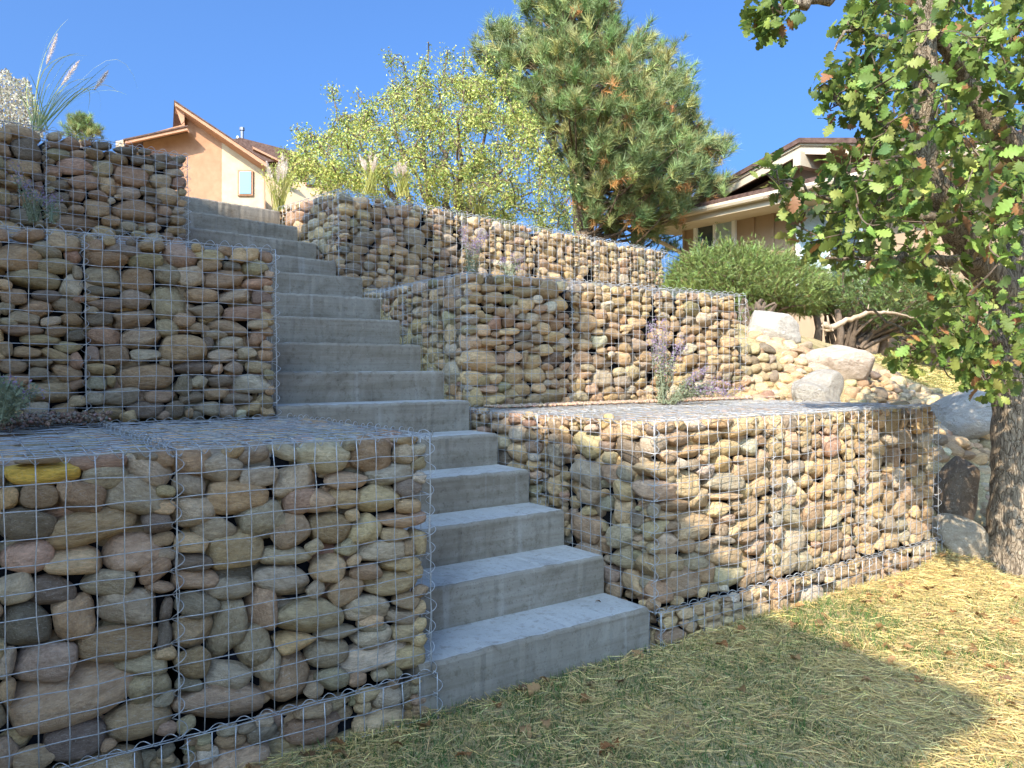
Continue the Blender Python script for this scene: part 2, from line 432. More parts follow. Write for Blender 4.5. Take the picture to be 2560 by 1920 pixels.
BOULDERS = [stone_mesh(300 + i, 5, 9, 0.11, 'boulder', M_BOULDER) for i in range(8)]
PAL = {'t': (.50,.395,.26), 'g': (.39,.345,.275), 'b': (.37,.28,.19), 'p': (.43,.325,.25), 'o': (.36,.325,.225), 'y': (.60,.37,.08),
       'Y': (.49,.37,.22), 'd': (.22,.19,.16), 'w': (.50,.46,.40), 'r': (.35,.25,.19)}
KEYS = list('tgbpoYdwr'); KW = np.array([.24,.17,.17,.13,.07,.06,.05,.05,.06]); KW = KW / KW.sum()
KWW = np.array([.46,.12,.17,.08,.04,.05,.02,.05,.01]); KWW = KWW / KWW.sum()
def stone_col(key, rg):
    c = np.array(PAL[key]) * (1.32, 1.18, 0.97) * rg.uniform(0.74, 1.20) * (1 + rg.normal(0, 0.03, 3))
    return (*np.clip(c, 0.02, 0.8), 1.0)

# ------------------------------------------------------------------ wire meshes and coils
CELL = 0.0762
WIRE_CACHE = {}
def wire_grid(W, H, seed=0, r=0.0018, bulge=0.0):
    """grid in the local x-z plane, wires every 3 inches"""
    key = (round(W, 3), round(H, 3), seed, r, bulge)
    if key in WIRE_CACHE: return WIRE_CACHE[key]
    rg = np.random.default_rng(seed + 11)
    mb = MB()
    nx = max(1, round(W / CELL)); nz = max(1, round(H / CELL))
    for i in range(nx + 1):
        x = W * i / nx; n = nz * 1 + 1
        z = np.linspace(0, H, n); o = rg.normal(0, 0.0022, (n, 2)); o[0] = o[-1] = 0
        mb.tube(np.stack([x + o[:, 0], o[:, 1] - 0.002 - bulge * math.sin(math.pi * x / W) * np.sin(math.pi * z / H), z], 1), r, 5)
    for j in range(nz + 1):
        z = H * j / nz; n = nx + 1
        x = np.linspace(0, W, n); o = rg.normal(0, 0.0022, (n, 2)); o[0] = o[-1] = 0
        mb.tube(np.stack([x, o[:, 0] + 0.002 - bulge * np.sin(math.pi * x / W) * math.sin(math.pi * z / H), z + o[:, 1]], 1), r, 5)
    me = mb.mesh('wire_mesh', M_WIRE, smooth=True)
    WIRE_CACHE[key] = me
    return me
def coil_mesh(L, seed=0, R=0.019, r=0.0014, pitch=CELL):
    key = ('coil', round(L, 3), seed, R)
    if key in WIRE_CACHE: return WIRE_CACHE[key]
    rg = np.random.default_rng(seed + 5)
    n = int(L / pitch * 14)
    s_ = np.linspace(0, L, n); ph = 2 * math.pi * s_ / pitch + rg.uniform(0, 6.28) + 0.5 * np.sin(s_ * 9 + seed)
    RR = R * (1 + 0.18 * np.sin(s_ * 23 + seed) + 0.1 * np.sin(s_ * 51))
    mb = MB(); mb.tube(np.stack([s_, RR * np.cos(ph), RR * np.sin(ph)], 1), r, 5)
    me = mb.mesh('binding_coil', M_WIRE, smooth=True); WIRE_CACHE[key] = me
    return me
def place(me, name, parent, loc, X, Y, Zv, scale=None):
    o = link(name, me, parent)
    Mx = Matrix(((X[0], Y[0], Zv[0], loc[0]), (X[1], Y[1], Zv[1], loc[1]), (X[2], Y[2], Zv[2], loc[2]), (0, 0, 0, 1)))
    if scale is not None: Mx = Mx @ Matrix.Diagonal((*scale, 1))
    o.matrix_local = Mx
    return o
E1, E2, E3 = (1, 0, 0), (0, 1, 0), (0, 0, 1)

# ------------------------------------------------------------------ packing stones in a face
def drop_pack(W, H, rg, wmin=0.055, wmax=0.21, big=0.10, rough=False):
    res = 0.004; n = max(8, int(W / res)); sk = np.zeros(n); out = []
    fails = 0
    while fails < 60 and len(out) < 400:
        ww = np.clip(rg.lognormal(math.log(0.115), 0.36), wmin, wmax)
        if rg.random() < big: ww = rg.uniform(0.17, wmax * 1.15)
        hh = ww * rg.uniform(0.46, 0.86)
        if ww > 0.16: hh = ww * rg.uniform(0.45, 0.7)
        if rough:
            ww = np.clip(rg.lognormal(math.log(0.105), 0.42), 0.045, 0.22); hh = ww * rg.uniform(0.5, 1.1) if ww < .15 else ww * rg.uniform(.5, .85)
        if fails > 25: ww *= 0.6; hh = ww * rg.uniform(0.4, 0.8)
        m = max(4, int(ww / res)); m = min(m, n)
        dx = (np.arange(m) + 0.5) / m * 2 - 1
        prof = hh / 2 * (1 - (1 - np.abs(dx) ** 2.4) ** (1 / 2.4))
        best = None
        for x0 in rg.integers(0, n - m + 1, 26):
            z = (sk[x0:x0 + m] - prof).max()
            waste = (z + prof - sk[x0:x0 + m]).mean()
            sc = z + 1.6 * waste
            if best is None or sc < best[0]: best = (sc, x0, z)
        _, x0, z = best
        z -= 0.007
        if z + hh > H + 0.012 or z > H - 0.03:
            fails += 1; continue
        sk[x0:x0 + m] = np.maximum(sk[x0:x0 + m], z + hh - prof)
        out.append(((x0 + m / 2) * res, z + hh / 2, ww * 1.06, hh * 1.08, rg.normal(0, 16 if rough else 6)))
    return out
def put_stone(g, rg, face, a, z, ww, hh, ang, key, W, D, back=0.0, warm=False):
    """stone pressed against a face; a runs along the face"""
    dep = np.clip(rg.uniform(0.75, 1.1) * (ww * 0.45 + hh * 0.55), 0.05, 0.20)
    ins = dep / 2 + 0.006 + abs(rg.normal(0, 0.008)) + back
    if face == 'front' and back == 0: ins -= 0.010 * math.sin(math.pi * min(max(a / W, 0), 1)) * math.sin(math.pi * min(max(z / .9, 0), 1))
    t = math.radians(ang)
    if face == 'front': loc = (a, ins, z); A, B, C_ = E1, E2, E3
    elif face == 'left': loc = (ins, a, z); A, B, C_ = (0, -1, 0), E1, E3
    elif face == 'right': loc = (W - ins, a, z); A, B, C_ = (0, 1, 0), (-1, 0, 0), E3
    A = np.array(A, float); C_ = np.array(C_, float); B = np.array(B, float)
    X = A * math.cos(t) + C_ * math.sin(t); Zv = C_ * math.cos(t) - A * math.sin(t)
    if rg.random() < 0.5: X = -X; B = -B
    if rg.random() < 0.5: Zv = -Zv; B = -B
    if np.cross(X, B) @ Zv < 0: B = -B
    o = place(STONES[rg.integers(len(STONES))], 'stone', g, loc, X, B, Zv, (ww / 2, dep / 2, hh / 2))
    if key is None: key = KEYS[rg.choice(len(KEYS), p=KWW if warm else KW)]
    o.color = stone_col(key, rg)
    return o
def shows(front, e, W, H):
    """is any of ellipse e visible between the front stones?"""
    x, z, a, b_, an = e
    u = x + (np.linspace(-.42, .42, 9) * a)[:, None] + np.zeros((1, 7)); v = z + (np.linspace(-.42, .42, 7) * b_)[None, :] + np.zeros((9, 1))
    cov = np.zeros(u.shape, bool)
    for X, Zz, ww, hh, t_, *_ in front:
        if abs(X - x) > (ww + a) or abs(Zz - z) > (ww + b_): continue
        t = math.radians(t_); p = (u - X) * math.cos(t) + (v - Zz) * math.sin(t); q = -(u - X) * math.sin(t) + (v - Zz) * math.cos(t)
        cov |= (np.abs(p / (ww * .48)) ** 2.2 + np.abs(q / (hh * .48)) ** 2.2) < 1
    return (~cov).mean() > 0.10
def gap_fill(have, W, H, rg, rmin=0.020, kmax=60):
    """front-layer stones in the holes left between given ellipses (x, z, w, h, angle)"""
    res = 0.008; nx, nz = int(W / res), int(H / res)
    X, Zz = np.meshgrid((np.arange(nx) + .5) * res, (np.arange(nz) + .5) * res)
    dist = np.minimum(np.minimum(X, W - X), np.minimum(Zz, H - Zz)) + 0.02
    def sub(d, e):
        x, z, ww, hh, an = e; t = math.radians(an)
        u = (X - x) * math.cos(t) + (Zz - z) * math.sin(t); v = -(X - x) * math.sin(t) + (Zz - z) * math.cos(t)
        q = np.sqrt((u / (ww / 2)) ** 2 + (v / (hh / 2)) ** 2)
        return np.minimum(d, (q - 1) * np.sqrt(u * u + v * v + 1e-9) / np.maximum(q, 1e-3))
    for e in have: dist = sub(dist, e)
    out = []
    for _ in range(kmax):
        k = dist.argmax(); r = dist.ravel()[k]
        if r < rmin: break
        r = min(r, 0.055)
        e = (X.ravel()[k], Zz.ravel()[k], r * 2 * rg.uniform(1.15, 1.6), r * 2 * rg.uniform(1.0, 1.1), rg.normal(0, 12))
        out.append(e); dist = sub(dist, e)
    return out

GAB_GROUP = 'stone-filled wire baskets beside the stairs'
def gabion(label, origin, yaw, W, D, H, seed, front=None, left=False, right=False, top=False, warm=False,
           pack_front=True, lidmesh=True, topcoil=True, bottomcoil=True, zmin=0.0, small=False, leftpart=None):
    rg = np.random.default_rng(seed)
    g = empty('gabion', origin, yaw)
    tag(g, label, 'gabion', GAB_GROUP)
    mb = MB(); i_f, i_l, i_r = 0.10, (0.10 if left else 0.02), (0.10 if right else 0.02)
    mb.box((i_l, i_f, 0.01), (W - i_r, D - 0.02, H - 0.055)); mb.build('fabric_liner', M_LINER, g)
    L = []
    if pack_front:
        if front:
            L = list(front)
            e = [(x, z, a, b_, an) for x, z, a, b_, an, k in L]
            L += [(*q, None) for q in gap_fill(e, W, H, rg)]
        else:
            L = [(*q, None) for q in drop_pack(W, H, rg, rough=small)]
        for x, z, a, b_, an, k in L:
            if z < zmin: continue
            x = float(np.clip(x, min(a / 2, W / 2) * 0.9, max(W - a / 2 * 0.9, W / 2)))
            z = float(np.clip(z, min(b_ / 2, H / 2) * 0.9, max(H - b_ / 2 * 0.93, H / 2)))
            put_stone(g, rg, 'front', x, z, a, b_, an, k, W, D, 0.0, warm)
        for x, z, a, b_, an in drop_pack(W, H - 0.03, rg, 0.09, 0.2, 0.3):
            if z < zmin or not shows(L, (x, z, a, b_, an), W, H): continue
            put_stone(g, rg, 'front', x, z, a, b_, an, None, W, D, 0.055, warm)
    for face, on in (('left', left), ('right', right)):
        if not on: continue
        a0, a1 = (0.10 if pack_front else 0.0), D
        if leftpart and face == 'left': a0, a1 = leftpart
        SL = drop_pack(a1 - a0, H, rg, wmax=0.2, rough=seed % 2 == 1)
        for x, z, a, b_, an in SL:
            put_stone(g, rg, face, a0 + x, z, a, b_, an, None, W, D, 0.0, False)
        for x, z, a, b_, an in drop_pack(a1 - a0, H - 0.03, rg, 0.09, 0.2, 0.3):
            if shows(SL, (x, z, a, b_, an), W, H): put_stone(g, rg, face, a0 + x, z, a, b_, an, None, W, D, 0.055, False)
    if top:
        y = 0.17
        while y < D - 0.04:
            x = 0.05 + rg.uniform(0, 0.05); hrow = rg.uniform(0.09, 0.13)
            while x < W - 0.03:
                ww = rg.uniform(0.09, 0.18)
                o = place(STONES[rg.integers(len(STONES))], 'stone', g, (min(x + ww / 2, W - ww / 2), min(y + hrow / 2, D - hrow / 2), H - 0.04 - rg.uniform(0.002, 0.02)),
                          E1, E2, E3, (ww * 0.52, hrow * 0.55, 0.038))
                o.color = stone_col(KEYS[rg.choice(len(KEYS), p=KW)], rg); x += ww
            y += hrow
    sd = seed % 3
    place(wire_grid(W, H, sd, bulge=0.012 if H > .5 else 0.0), 'wire_mesh', g, (0, 0, 0), E1, E2, E3)
    if left or leftpart: place(wire_grid(D, H, sd), 'wire_mesh', g, (0, D, 0), (0, -1, 0), E1, E3)
    if right: place(wire_grid(D, H, sd), 'wire_mesh', g, (W, 0, 0), E2, (-1, 0, 0), E3)
    if lidmesh: place(wire_grid(W, D, sd), 'wire_mesh', g, (0, 0, H + 0.001), E1, (0, 0, -1), E2)
    place(coil_mesh(H, sd), 'binding_coil', g, (0, 0, 0), E3, E1, E2)
    if right: place(coil_mesh(H, sd + 1), 'binding_coil', g, (W, 0, 0), E3, E1, E2)
    if topcoil: place(coil_mesh(W, sd), 'binding_coil', g, (0, 0, H), E1, E2, E3)
    if bottomcoil: place(coil_mesh(W, sd + 1, 0.011), 'binding_coil', g, (0, 0, 0.004), E1, E2, E3)
    if top:
        place(coil_mesh(D, sd), 'binding_coil', g, (0, 0, H), E2, (-1, 0, 0), E3)
        if right: place(coil_mesh(D, sd + 2), 'binding_coil', g, (W, 0, H), E2, (-1, 0, 0), E3)
    return g

# ------------------------------------------------------------------ stones read off the photograph: x, y, width, height, angle, colour
def traced(T, sc, ox, oy, O, ux):
    """ellipses in a crop of the photograph to ellipses in the plane of a basket's front"""
    n = np.array([-ux[1], ux[0], 0.0]); d = n[:2] @ np.array(O[:2]); out = []
    for e in T:
        x, y, a, b_ = e[:4]; an, key = (e[4], e[5]) if len(e) == 6 else (0, e[4])
        t = math.radians(an); q = []
        for dx, dy in ((a/2*math.cos(t), -a/2*math.sin(t)), (-b_/2*math.sin(t), -b_/2*math.cos(t))):
            for s_ in (1, -1):
                P = onplane((x + s_*dx) * sc + ox, (y + s_*dy) * sc + oy, n, d)
                q.append(np.array([(P[:2] - np.array(O[:2])) @ ux, P[2] - O[2]]))
        c = (q[0] + q[1]) / 2; mj = q[0] - q[1]; mn = q[2] - q[3]
        out.append((c[0], c[1], np.linalg.norm(mj) * 1.03, np.linalg.norm(mn) * 1.03, math.degrees(math.atan2(mj[1], mj[0])), key))
    return out
def within(L, x0, x1, base=0.0): return [(x - base, *r) for x, *r in L if x0 <= x < x1]

TL1A = [(300,522,540,165,3,'y'),(55,690,150,155,'Y'),(275,670,270,170,'b'),(470,625,130,150,20,'p'),(585,685,310,250,-15,'b'),(690,425,410,130,'p'),
 (750,530,345,200,8,'g'),(1060,500,340,190,-22,'g'),(1020,385,170,80,'g'),(280,425,350,50,3,'b'),(1300,400,290,210,'p'),(1320,605,250,190,-20,'g'),
 (950,670,420,270,-10,'g'),(190,870,420,230,'d'),(650,900,700,250,14,'b'),(1110,860,210,160,15,'d'),(200,1110,390,230,8,'p'),(525,1135,440,190,2,'t'),
 (945,1070,430,280,8,'p'),(1085,1190,250,160,25,'b'),(110,1325,280,210,25,'g'),(365,1340,390,220,-3,'d'),(765,1290,380,200,'g'),(1120,1310,200,90,-8,'r'),
 (920,1450,430,270,-5,'g'),(1345,790,300,220,'g'),(1280,1010,240,140,-3,'t'),(1300,1150,280,130,'d'),(1375,1270,320,160,2,'p'),(1370,1440,310,190,-8,'d'),
 (1550,475,290,205,'g'),(1660,690,440,260,-5,'Y'),(1810,535,265,150,'w'),(1780,360,210,140,20,'g'),(1980,360,200,110,-18,'g'),(2060,570,310,230,12,'g'),
 (1520,920,320,210,5,'g'),(1640,1050,440,270,5,'t'),(1850,840,330,300,20,'g'),(2030,920,280,250,10,'b'),(2120,700,260,190,5,'p'),(2010,1100,390,145,'g'),
 (1975,1255,385,200,-5,'w'),(1605,1325,380,160,8,'g'),(1845,1460,200,310,12,'p')]
TL1B = [(165,800,360,290,-3,'d'),(475,770,280,290,20,'b'),(740,920,530,215,5,'b'),(1040,700,70,150,'d'),(1030,870,90,210,'d'),(285,1050,420,260,5,'g'),
 (430,1275,870,400,22,'p'),(890,1040,340,160,3,'g'),(930,1180,280,230,30,'o'),(870,1415,440,240,12,'b'),(45,1030,110,190,'g'),(40,1210,110,170,'b'),
 (470,1530,380,210,8,'d'),(1200,850,250,230,10,'p'),(1430,840,240,420,5,'g'),(1590,940,230,260,20,'o'),(1660,1060,170,200,'g'),(1930,745,430,240,-3,'o'),
 (1840,915,255,120,'Y'),(1210,1040,240,190,20,'b'),(1430,1130,330,180,-8,'g'),(1360,1310,570,260,'p'),(1800,1150,310,280,20,'b'),(2050,980,260,190,10,'p'),
 (2080,1140,220,150,-5,'o'),(1165,1180,170,90,'d')]
TL1C = [(1030,130,510,270,5,'g'),(1060,280,310,180,8,'t'),(680,390,470,130,8,'g'),(1080,440,450,250,15,'g'),(1415,215,400,180,-3,'g'),(1450,395,300,190,'t'),(1105,690,880,320,18,'w')]
TL1D = [(345,260,190,80,'b'),(350,375,160,155,'g'),(265,525,380,150,8,'w'),(365,615,180,145,'d'),(155,690,315,200,'t'),(385,745,190,120,5,'t'),(70,905,230,220,'t'),
 (310,850,290,100,-3,'t'),(265,945,200,105,'t'),(430,1000,110,180,'t'),(365,1025,90,115,'b'),(185,1060,330,160,5,'g'),(320,1140,270,140,10,'t'),(80,1200,230,120,'t'),
 (255,1285,415,160,6,'t'),(350,1400,185,120,'b'),(100,1460,300,170,'g'),(115,1575,190,100,'g')]
TL1E = [(706,985,118,75,'g'),(815,985,97,82,'b'),(680,1085,100,52,'p'),(757,1040,90,40,'p'),(755,1080,65,45,'t')]
TL2 = [(590,285,130,110,'b'),(765,300,245,90,-4,'d'),(940,275,185,75,-5,'b'),(1125,335,220,150,-12,'p'),(1295,335,200,85,-3,'t'),(1510,325,180,90,2,'t'),(1645,345,85,75,'r'),
 (660,360,280,110,-3,'b'),(905,370,215,90,'o'),(1300,395,155,80,'b'),(1440,400,110,60,'d'),(1590,415,175,100,'o'),(640,465,225,120,-3,'g'),(855,480,210,140,'b'),
 (1040,450,165,130,-5,'g'),(1180,465,175,130,10,'g'),(1385,480,245,115,'p'),(1600,510,190,80,8,'b'),(645,555,210,65,'d'),(845,605,195,120,'g'),(1060,625,225,215,'o'),
 (1255,580,210,95,'b'),(1460,590,205,85,3,'g'),(1625,595,120,90,'d'),(665,640,255,90,-4,'d'),(1285,680,220,105,-3,'g'),(1535,690,290,95,3,'p'),(1140,730,145,95,'p'),
 (620,730,165,90,5,'d'),(835,730,275,120,5,'p'),(1040,785,145,115,-15,'g'),(1425,780,250,95,-8,'p'),(1595,765,130,55,'g'),(645,835,225,140,-8,'p'),(880,850,250,140,5,'g'),
 (1230,785,140,70,'b'),(1335,825,160,60,'g'),(1430,875,175,85,'g'),(1595,850,130,110,'r'),(1140,915,290,180,-3,'b'),(1285,880,80,85,'d'),(575,945,90,105,'g'),
 (715,950,190,120,2,'b'),(910,955,205,80,'w'),(1385,955,190,90,'g'),(1530,940,120,70,'g'),(1645,955,95,70,'b'),(630,1040,190,70,-3,'t'),(900,1085,360,165,-2,'b'),
 (1200,1030,245,75,2,'d'),(1345,1040,80,60,'p'),(1450,1030,125,85,'g'),(1610,1020,165,85,'o'),(600,1125,130,85,'g'),(690,1115,60,80,'b'),(1145,1140,120,130,-30,'d'),
 (1230,1115,110,80,'g'),(1370,1110,185,80,'d'),(1565,1130,250,120,3,'w'),(580,1215,125,95,'g'),(745,1210,250,110,3,'w'),(1000,1205,205,85,'p'),(1190,1210,150,80,10,'d'),
 (1345,1190,170,80,'b'),(1480,1225,185,70,'d'),(1640,1240,100,100,'b'),(655,1310,255,90,'b'),(910,1290,240,110,-3,'d'),(1085,1290,120,110,'d'),(1175,1310,60,60,'b'),
 (1280,1285,155,90,'g'),(1415,1300,120,90,'g'),(1560,1280,165,90,'t'),
 (120,345,290,180,'b'),(180,210,210,75,'p'),(405,240,225,120,-10,'b'),(20,205,80,80,'p'),(300,300,200,110,-18,'g'),(455,345,110,90,'r'),(365,400,250,95,-2,'o'),
 (205,480,350,125,-5,'o'),(445,535,130,160,-25,'w'),(480,440,60,90,'g'),(85,590,170,100,-3,'b'),(290,585,180,75,-4,'d'),(235,660,225,125,-8,'r'),(420,650,200,95,-12,'o'),
 (40,665,110,80,'g'),(150,720,190,75,-8,'g'),(55,745,120,60,-8,'g'),(315,745,130,60,5,'g'),(450,730,140,85,-5,'b'),(135,795,270,80,3,'r'),(350,805,140,70,'b'),
 (260,860,265,70,-2,'t'),(470,830,130,70,8,'d'),(40,915,85,95,'b'),(170,930,185,70,'b'),(425,905,180,80,'o'),(345,960,190,75,-20,'b'),(475,985,90,110,'r'),
 (85,1015,180,100,'b'),(255,1000,150,60,'b'),(110,1105,200,90,'b'),(250,1065,140,80,'o'),(415,1065,200,105,-12,'b'),(315,1180,370,150,'b'),(60,1180,110,100,'o'),
 (220,1295,180,110,'g'),(405,1305,185,110,2,'b')]
TL3 = [(610,305,170,100,'g'),(810,380,210,150,'r'),(980,380,120,70,'b'),(1155,385,225,100,'d'),(1415,450,270,100,-8,'d'),(1620,475,150,60,'d'),(1825,535,240,115,'d'),
 (650,400,250,80,'d'),(660,495,270,130,'o'),(895,495,190,85,'p'),(1060,480,200,130,-8,'b'),(1330,550,250,130,-10,'b'),(1540,560,160,100,'d'),(1665,560,130,90,'d'),
 (1790,620,150,95,'d'),(1955,615,180,100,'d'),(570,580,100,75,'b'),(870,630,400,190,2,'p'),(1165,650,240,200,15,'o'),(615,690,200,145,'p'),(1480,740,390,240,-8,'r'),
 (1665,665,150,100,'g'),(1960,705,210,110,'g'),(655,835,275,115,-3,'d'),(940,815,330,165,-3,'r'),(1215,850,200,220,'t'),(1815,800,260,150,-8,'g'),(2010,825,145,130,'r'),
 (885,950,200,150,'r'),(660,980,260,150,'d'),(1105,955,220,110,-15,'r'),(1460,930,280,150,-3,'g'),(1655,910,180,100,'d'),(1890,960,310,190,-8,'o'),(655,1095,250,140,'g'),
 (865,1115,175,100,'b'),(1095,1095,270,220,'p'),(1510,1110,490,240,-5,'r'),(1705,1015,200,90,-15,'d'),(1845,1125,170,130,'r'),(2000,1120,130,90,'w'),(880,1260,600,180,'b'),
 (1250,1245,210,110,'b'),(1440,1300,220,110,'g'),(1830,1240,170,80,'d'),(1990,1230,170,120,'b'),(1725,1310,170,100,'g'),(1595,1330,100,60,'g'),(1980,1350,230,100,'b'),
 (1560,1385,180,80,'g'),(270,230,450,140,-15,'b'),(60,280,180,140,'b'),(310,440,340,260,-8,'d'),(60,440,130,190,'b'),(270,640,430,180,-5,'b'),(215,800,400,150,-2,'b'),
 (450,860,100,130,'r'),(350,980,260,200,'r'),(60,970,150,200,'b'),(300,1180,380,200,'d'),(20,590,80,140,'o')]
TR2 = [(1260,240,180,110,'t'),(1270,340,150,110,'t'),(1410,245,170,95,'b'),(1555,240,140,90,'t'),(1750,280,220,130,'b'),(1955,270,240,190,'b'),(1445,340,165,100,'t'),
 (1590,360,150,110,'o'),(1745,425,140,150,10,'t'),(1875,450,125,100,'b'),(1230,440,180,90,'t'),(1410,440,110,90,'b'),(1520,475,130,90,'b'),(1635,450,80,110,'p'),
 (1205,150,180,70,'b'),(1300,150,90,100,'b'),(1400,150,90,90,'d'),(1510,160,140,75,'o'),(1650,180,130,80,'b'),(1740,175,110,80,'p'),(1835,200,90,70,'t'),(1310,495,90,75,'t'),
 (1375,535,150,85,'o'),(1460,580,160,140,'r'),(1590,550,110,140,'b'),(1215,545,160,110,'g'),(1340,645,140,110,'t'),(1230,640,150,100,'o'),(1720,605,150,70,'p'),
 (1700,525,80,70,'g'),(1815,540,140,120,'g'),(1950,530,150,85,'b'),(2080,520,100,70,'r'),(1905,630,150,120,-20,'t'),(2040,590,150,130,'b'),(1580,660,190,70,5,'t'),
 (1720,700,200,95,10,'d'),(1225,750,180,165,'t'),(1415,750,200,90,'t'),(1570,735,120,90,'b'),(1840,720,130,100,'g'),(2010,705,210,105,8,'t'),(1450,685,90,60,'b'),
 (1290,910,370,240,'t'),(1715,790,190,80,8,'b'),(1515,810,130,60,'b'),(1620,890,180,150,'t'),(1505,915,70,100,'r'),(1920,830,140,110,'t'),(2040,815,130,75,'b'),
 (1810,820,120,60,'t'),(1725,890,60,120,'b'),(1815,930,160,130,15,'t'),(2020,920,190,150,'d'),(1500,1000,190,70,'t'),(1645,1065,200,210,20,'t'),(1835,1055,180,160,'t'),
 (1940,985,100,70,'b'),(2060,1045,130,110,'b'),(1230,1090,190,140,'t'),(1345,1110,140,95,'t'),(1465,1095,150,110,'t'),(1270,1270,170,200,'t'),(1400,1190,200,80,'t'),
 (1475,1280,200,130,'t'),(1700,1195,170,120,'Y'),(1610,1240,120,100,'t'),(1690,1300,150,90,'t'),(1835,1285,160,110,'b'),(1990,1265,260,150,'t'),(1865,1180,120,100,'t'),
 (2070,1215,110,120,'t'),(1960,1055,80,100,'b')]
TR1 = [(125,640,260,140,'b'),(150,785,260,150,'p'),(285,875,200,95,'b'),(235,945,190,70,'b'),(250,1020,135,75,'b'),(300,400,230,130,'p'),(520,395,210,110,'t'),(230,530,120,90,'p'),
 (390,500,150,90,'t'),(520,495,120,100,'t'),(655,475,170,120,'t'),(815,470,150,130,'w'),(320,580,80,80,'w'),(360,730,190,200,'t'),(490,640,140,110,'w'),(620,580,130,130,'Y'),
 (630,710,260,135,'g'),(790,620,200,160,'t'),(640,810,230,75,'p'),(455,825,160,140,'t'),(440,1020,260,220,'b'),(590,905,160,120,'t'),(640,970,130,80,'p'),(690,870,80,80,'p'),
 (810,875,90,160,'t'),(730,910,80,90,'p'),(790,1000,160,110,'t'),(240,1150,160,190,'g'),(360,1150,110,120,'b'),(465,1165,110,80,'b'),(640,1210,260,160,'b'),(620,1110,140,65,'w'),
 (150,1310,200,210,'b'),(280,1265,150,130,'b'),(440,1260,150,140,'g'),(340,1400,260,240,'b'),(210,1470,190,180,'b'),(500,1340,150,150,'b'),(530,1450,150,80,'t'),
 (660,1360,190,170,'o'),(840,1330,140,190,'p'),(780,1100,150,110,'p'),(850,1160,130,130,'p'),(200,320,170,90,'t'),(430,310,150,90,'w'),(560,300,150,70,'Y'),(740,340,210,150,'t')]

G = 0.914
O_L1 = (XL - 2 * G, 0.0, 0.0)
tl1 = []
for T_, sc, ox, oy in ((TL1A, .36166, 0, 1000), (TL1B, .40687, 0, 1245), (TL1C, .22604, 700, 1500), (TL1D, .36166, 900, 1000), (TL1E, S, 0, 0)):
    tl1 += traced(T_, sc, ox, oy, O_L1, ex)
gabion('large near stone basket at bottom left, cut off by the picture edge', O_L1, 0, G, 1.54, G, 21, front=within(tl1, -0.2, G), top=True)
gabion('large near stone basket directly left of the lowest concrete steps', (XL - G, 0, 0), 0, G, 1.54, G, 22, front=within(tl1, G, 2 * G + .1, G), top=True, right=True)
O_L2 = (-1.2802 - 2 * G, 1.5731, 0.916)
tl2 = traced(TL2, .40687, 0, 500, O_L2, ex)
gabion('middle-tier stone basket at the left picture edge', O_L2, 0, G, G, 0.906, 23, front=within(tl2, -0.2, G), top=False)
gabion('middle-tier stone basket touching the left side of the stairs', (-1.2802 - G, 1.5731, 0.916), 0, G, G, 0.906, 24, front=within(tl2, G, 3, G), right=True)
W3 = 0.9054
o3 = L3O - UX3 * W3; o3b = L3O - UX3 * (2 * W3)
tl3 = traced(TL3, .22604, 0, 270, (*o3b, 1.824), UX3)
gabion('top-tier stone basket at the left picture edge under the plume grass', (*o3b, 1.824), A3, W3, G, 0.893, 25, front=within(tl3, -.2, W3))
gabion('top-tier stone basket left of the uppermost steps', (*o3, 1.824), A3, W3, G, 0.893, 26, front=within(tl3, W3, 3, W3), right=True)
# right side
tr1 = traced(TR1, .36166, 1600, 950, (0, 0, 0), ex)
gabion('lower right stone basket at the foot of the stairs, half in shade', (0, 0, 0), 0, G, G, G, 31, front=within(tr1, -.1, G), left=True, top=True, warm=True)
gabion('sunlit lower right stone basket, middle one of the front three', (G, 0, 0), 0, G, G, G, 32, top=True, warm=True, small=True)
gabion('lower right stone basket next to the oak trunk', (2 * G, 0, 0), 0, G, G, G, 33, top=True, right=True, warm=True, small=True)
lab = ['stone basket behind the lower right one, beside the sixth step', 'rear lid of the lower right baskets, below the purple flowers', 'rear lower right stone basket beside the pale boulders']
for i in range(3):
    gabion(lab[i], (i * G, G, 0), 0, G, 0.86, G - 0.004, 34 + i, left=(i == 0), right=(i == 2), top=True, pack_front=False, topcoil=True, bottomcoil=False)
O_R2 = (0.0876, 1.7945, 0.916)
tr2 = traced(TR2, .27125, 850, 650, O_R2, ex)
gabion('shaded middle-tier stone basket right of the stairs with one big tan stone', O_R2, 0, G, G, 0.906, 41, front=within(tr2, -.1, G), left=True, top=False, warm=True)
gabion('sunlit middle-tier stone basket in the middle of the right row', (O_R2[0] + G, O_R2[1], O_R2[2]), 0, G, G, 0.906, 42, warm=True)
gabion('sunlit middle-tier stone basket at the right end, behind the purple flowers', (O_R2[0] + 2 * G, O_R2[1], O_R2[2]), 0, 1.093, G, 0.906, 43, right=True, warm=True)
gabion('narrow rear stone basket beside the tenth step', (O_R2[0], O_R2[1] + G, O_R2[2]), 0, G, 0.9, 0.903, 44, left=True, pack_front=False, bottomcoil=False, top=True)
d3 = [0.0, 1.4128, 2.52, 3.5, 5.04]
lab = ['shaded top-tier stone basket at the corner beside the upper steps', 'top-tier stone basket second along the upper right row',
       'top-tier stone basket third along the upper right row', 'top-tier stone basket at the far right end of the upper row']
for i in range(4):
    o = R3O + UX3 * d3[i]
    gabion(lab[i], (*o, 1.824), A3, d3[i + 1] - d3[i], 1.1 if i == 0 else G, 0.893, 51 + i, left=(i == 0), right=(i == 3), warm=i > 0)
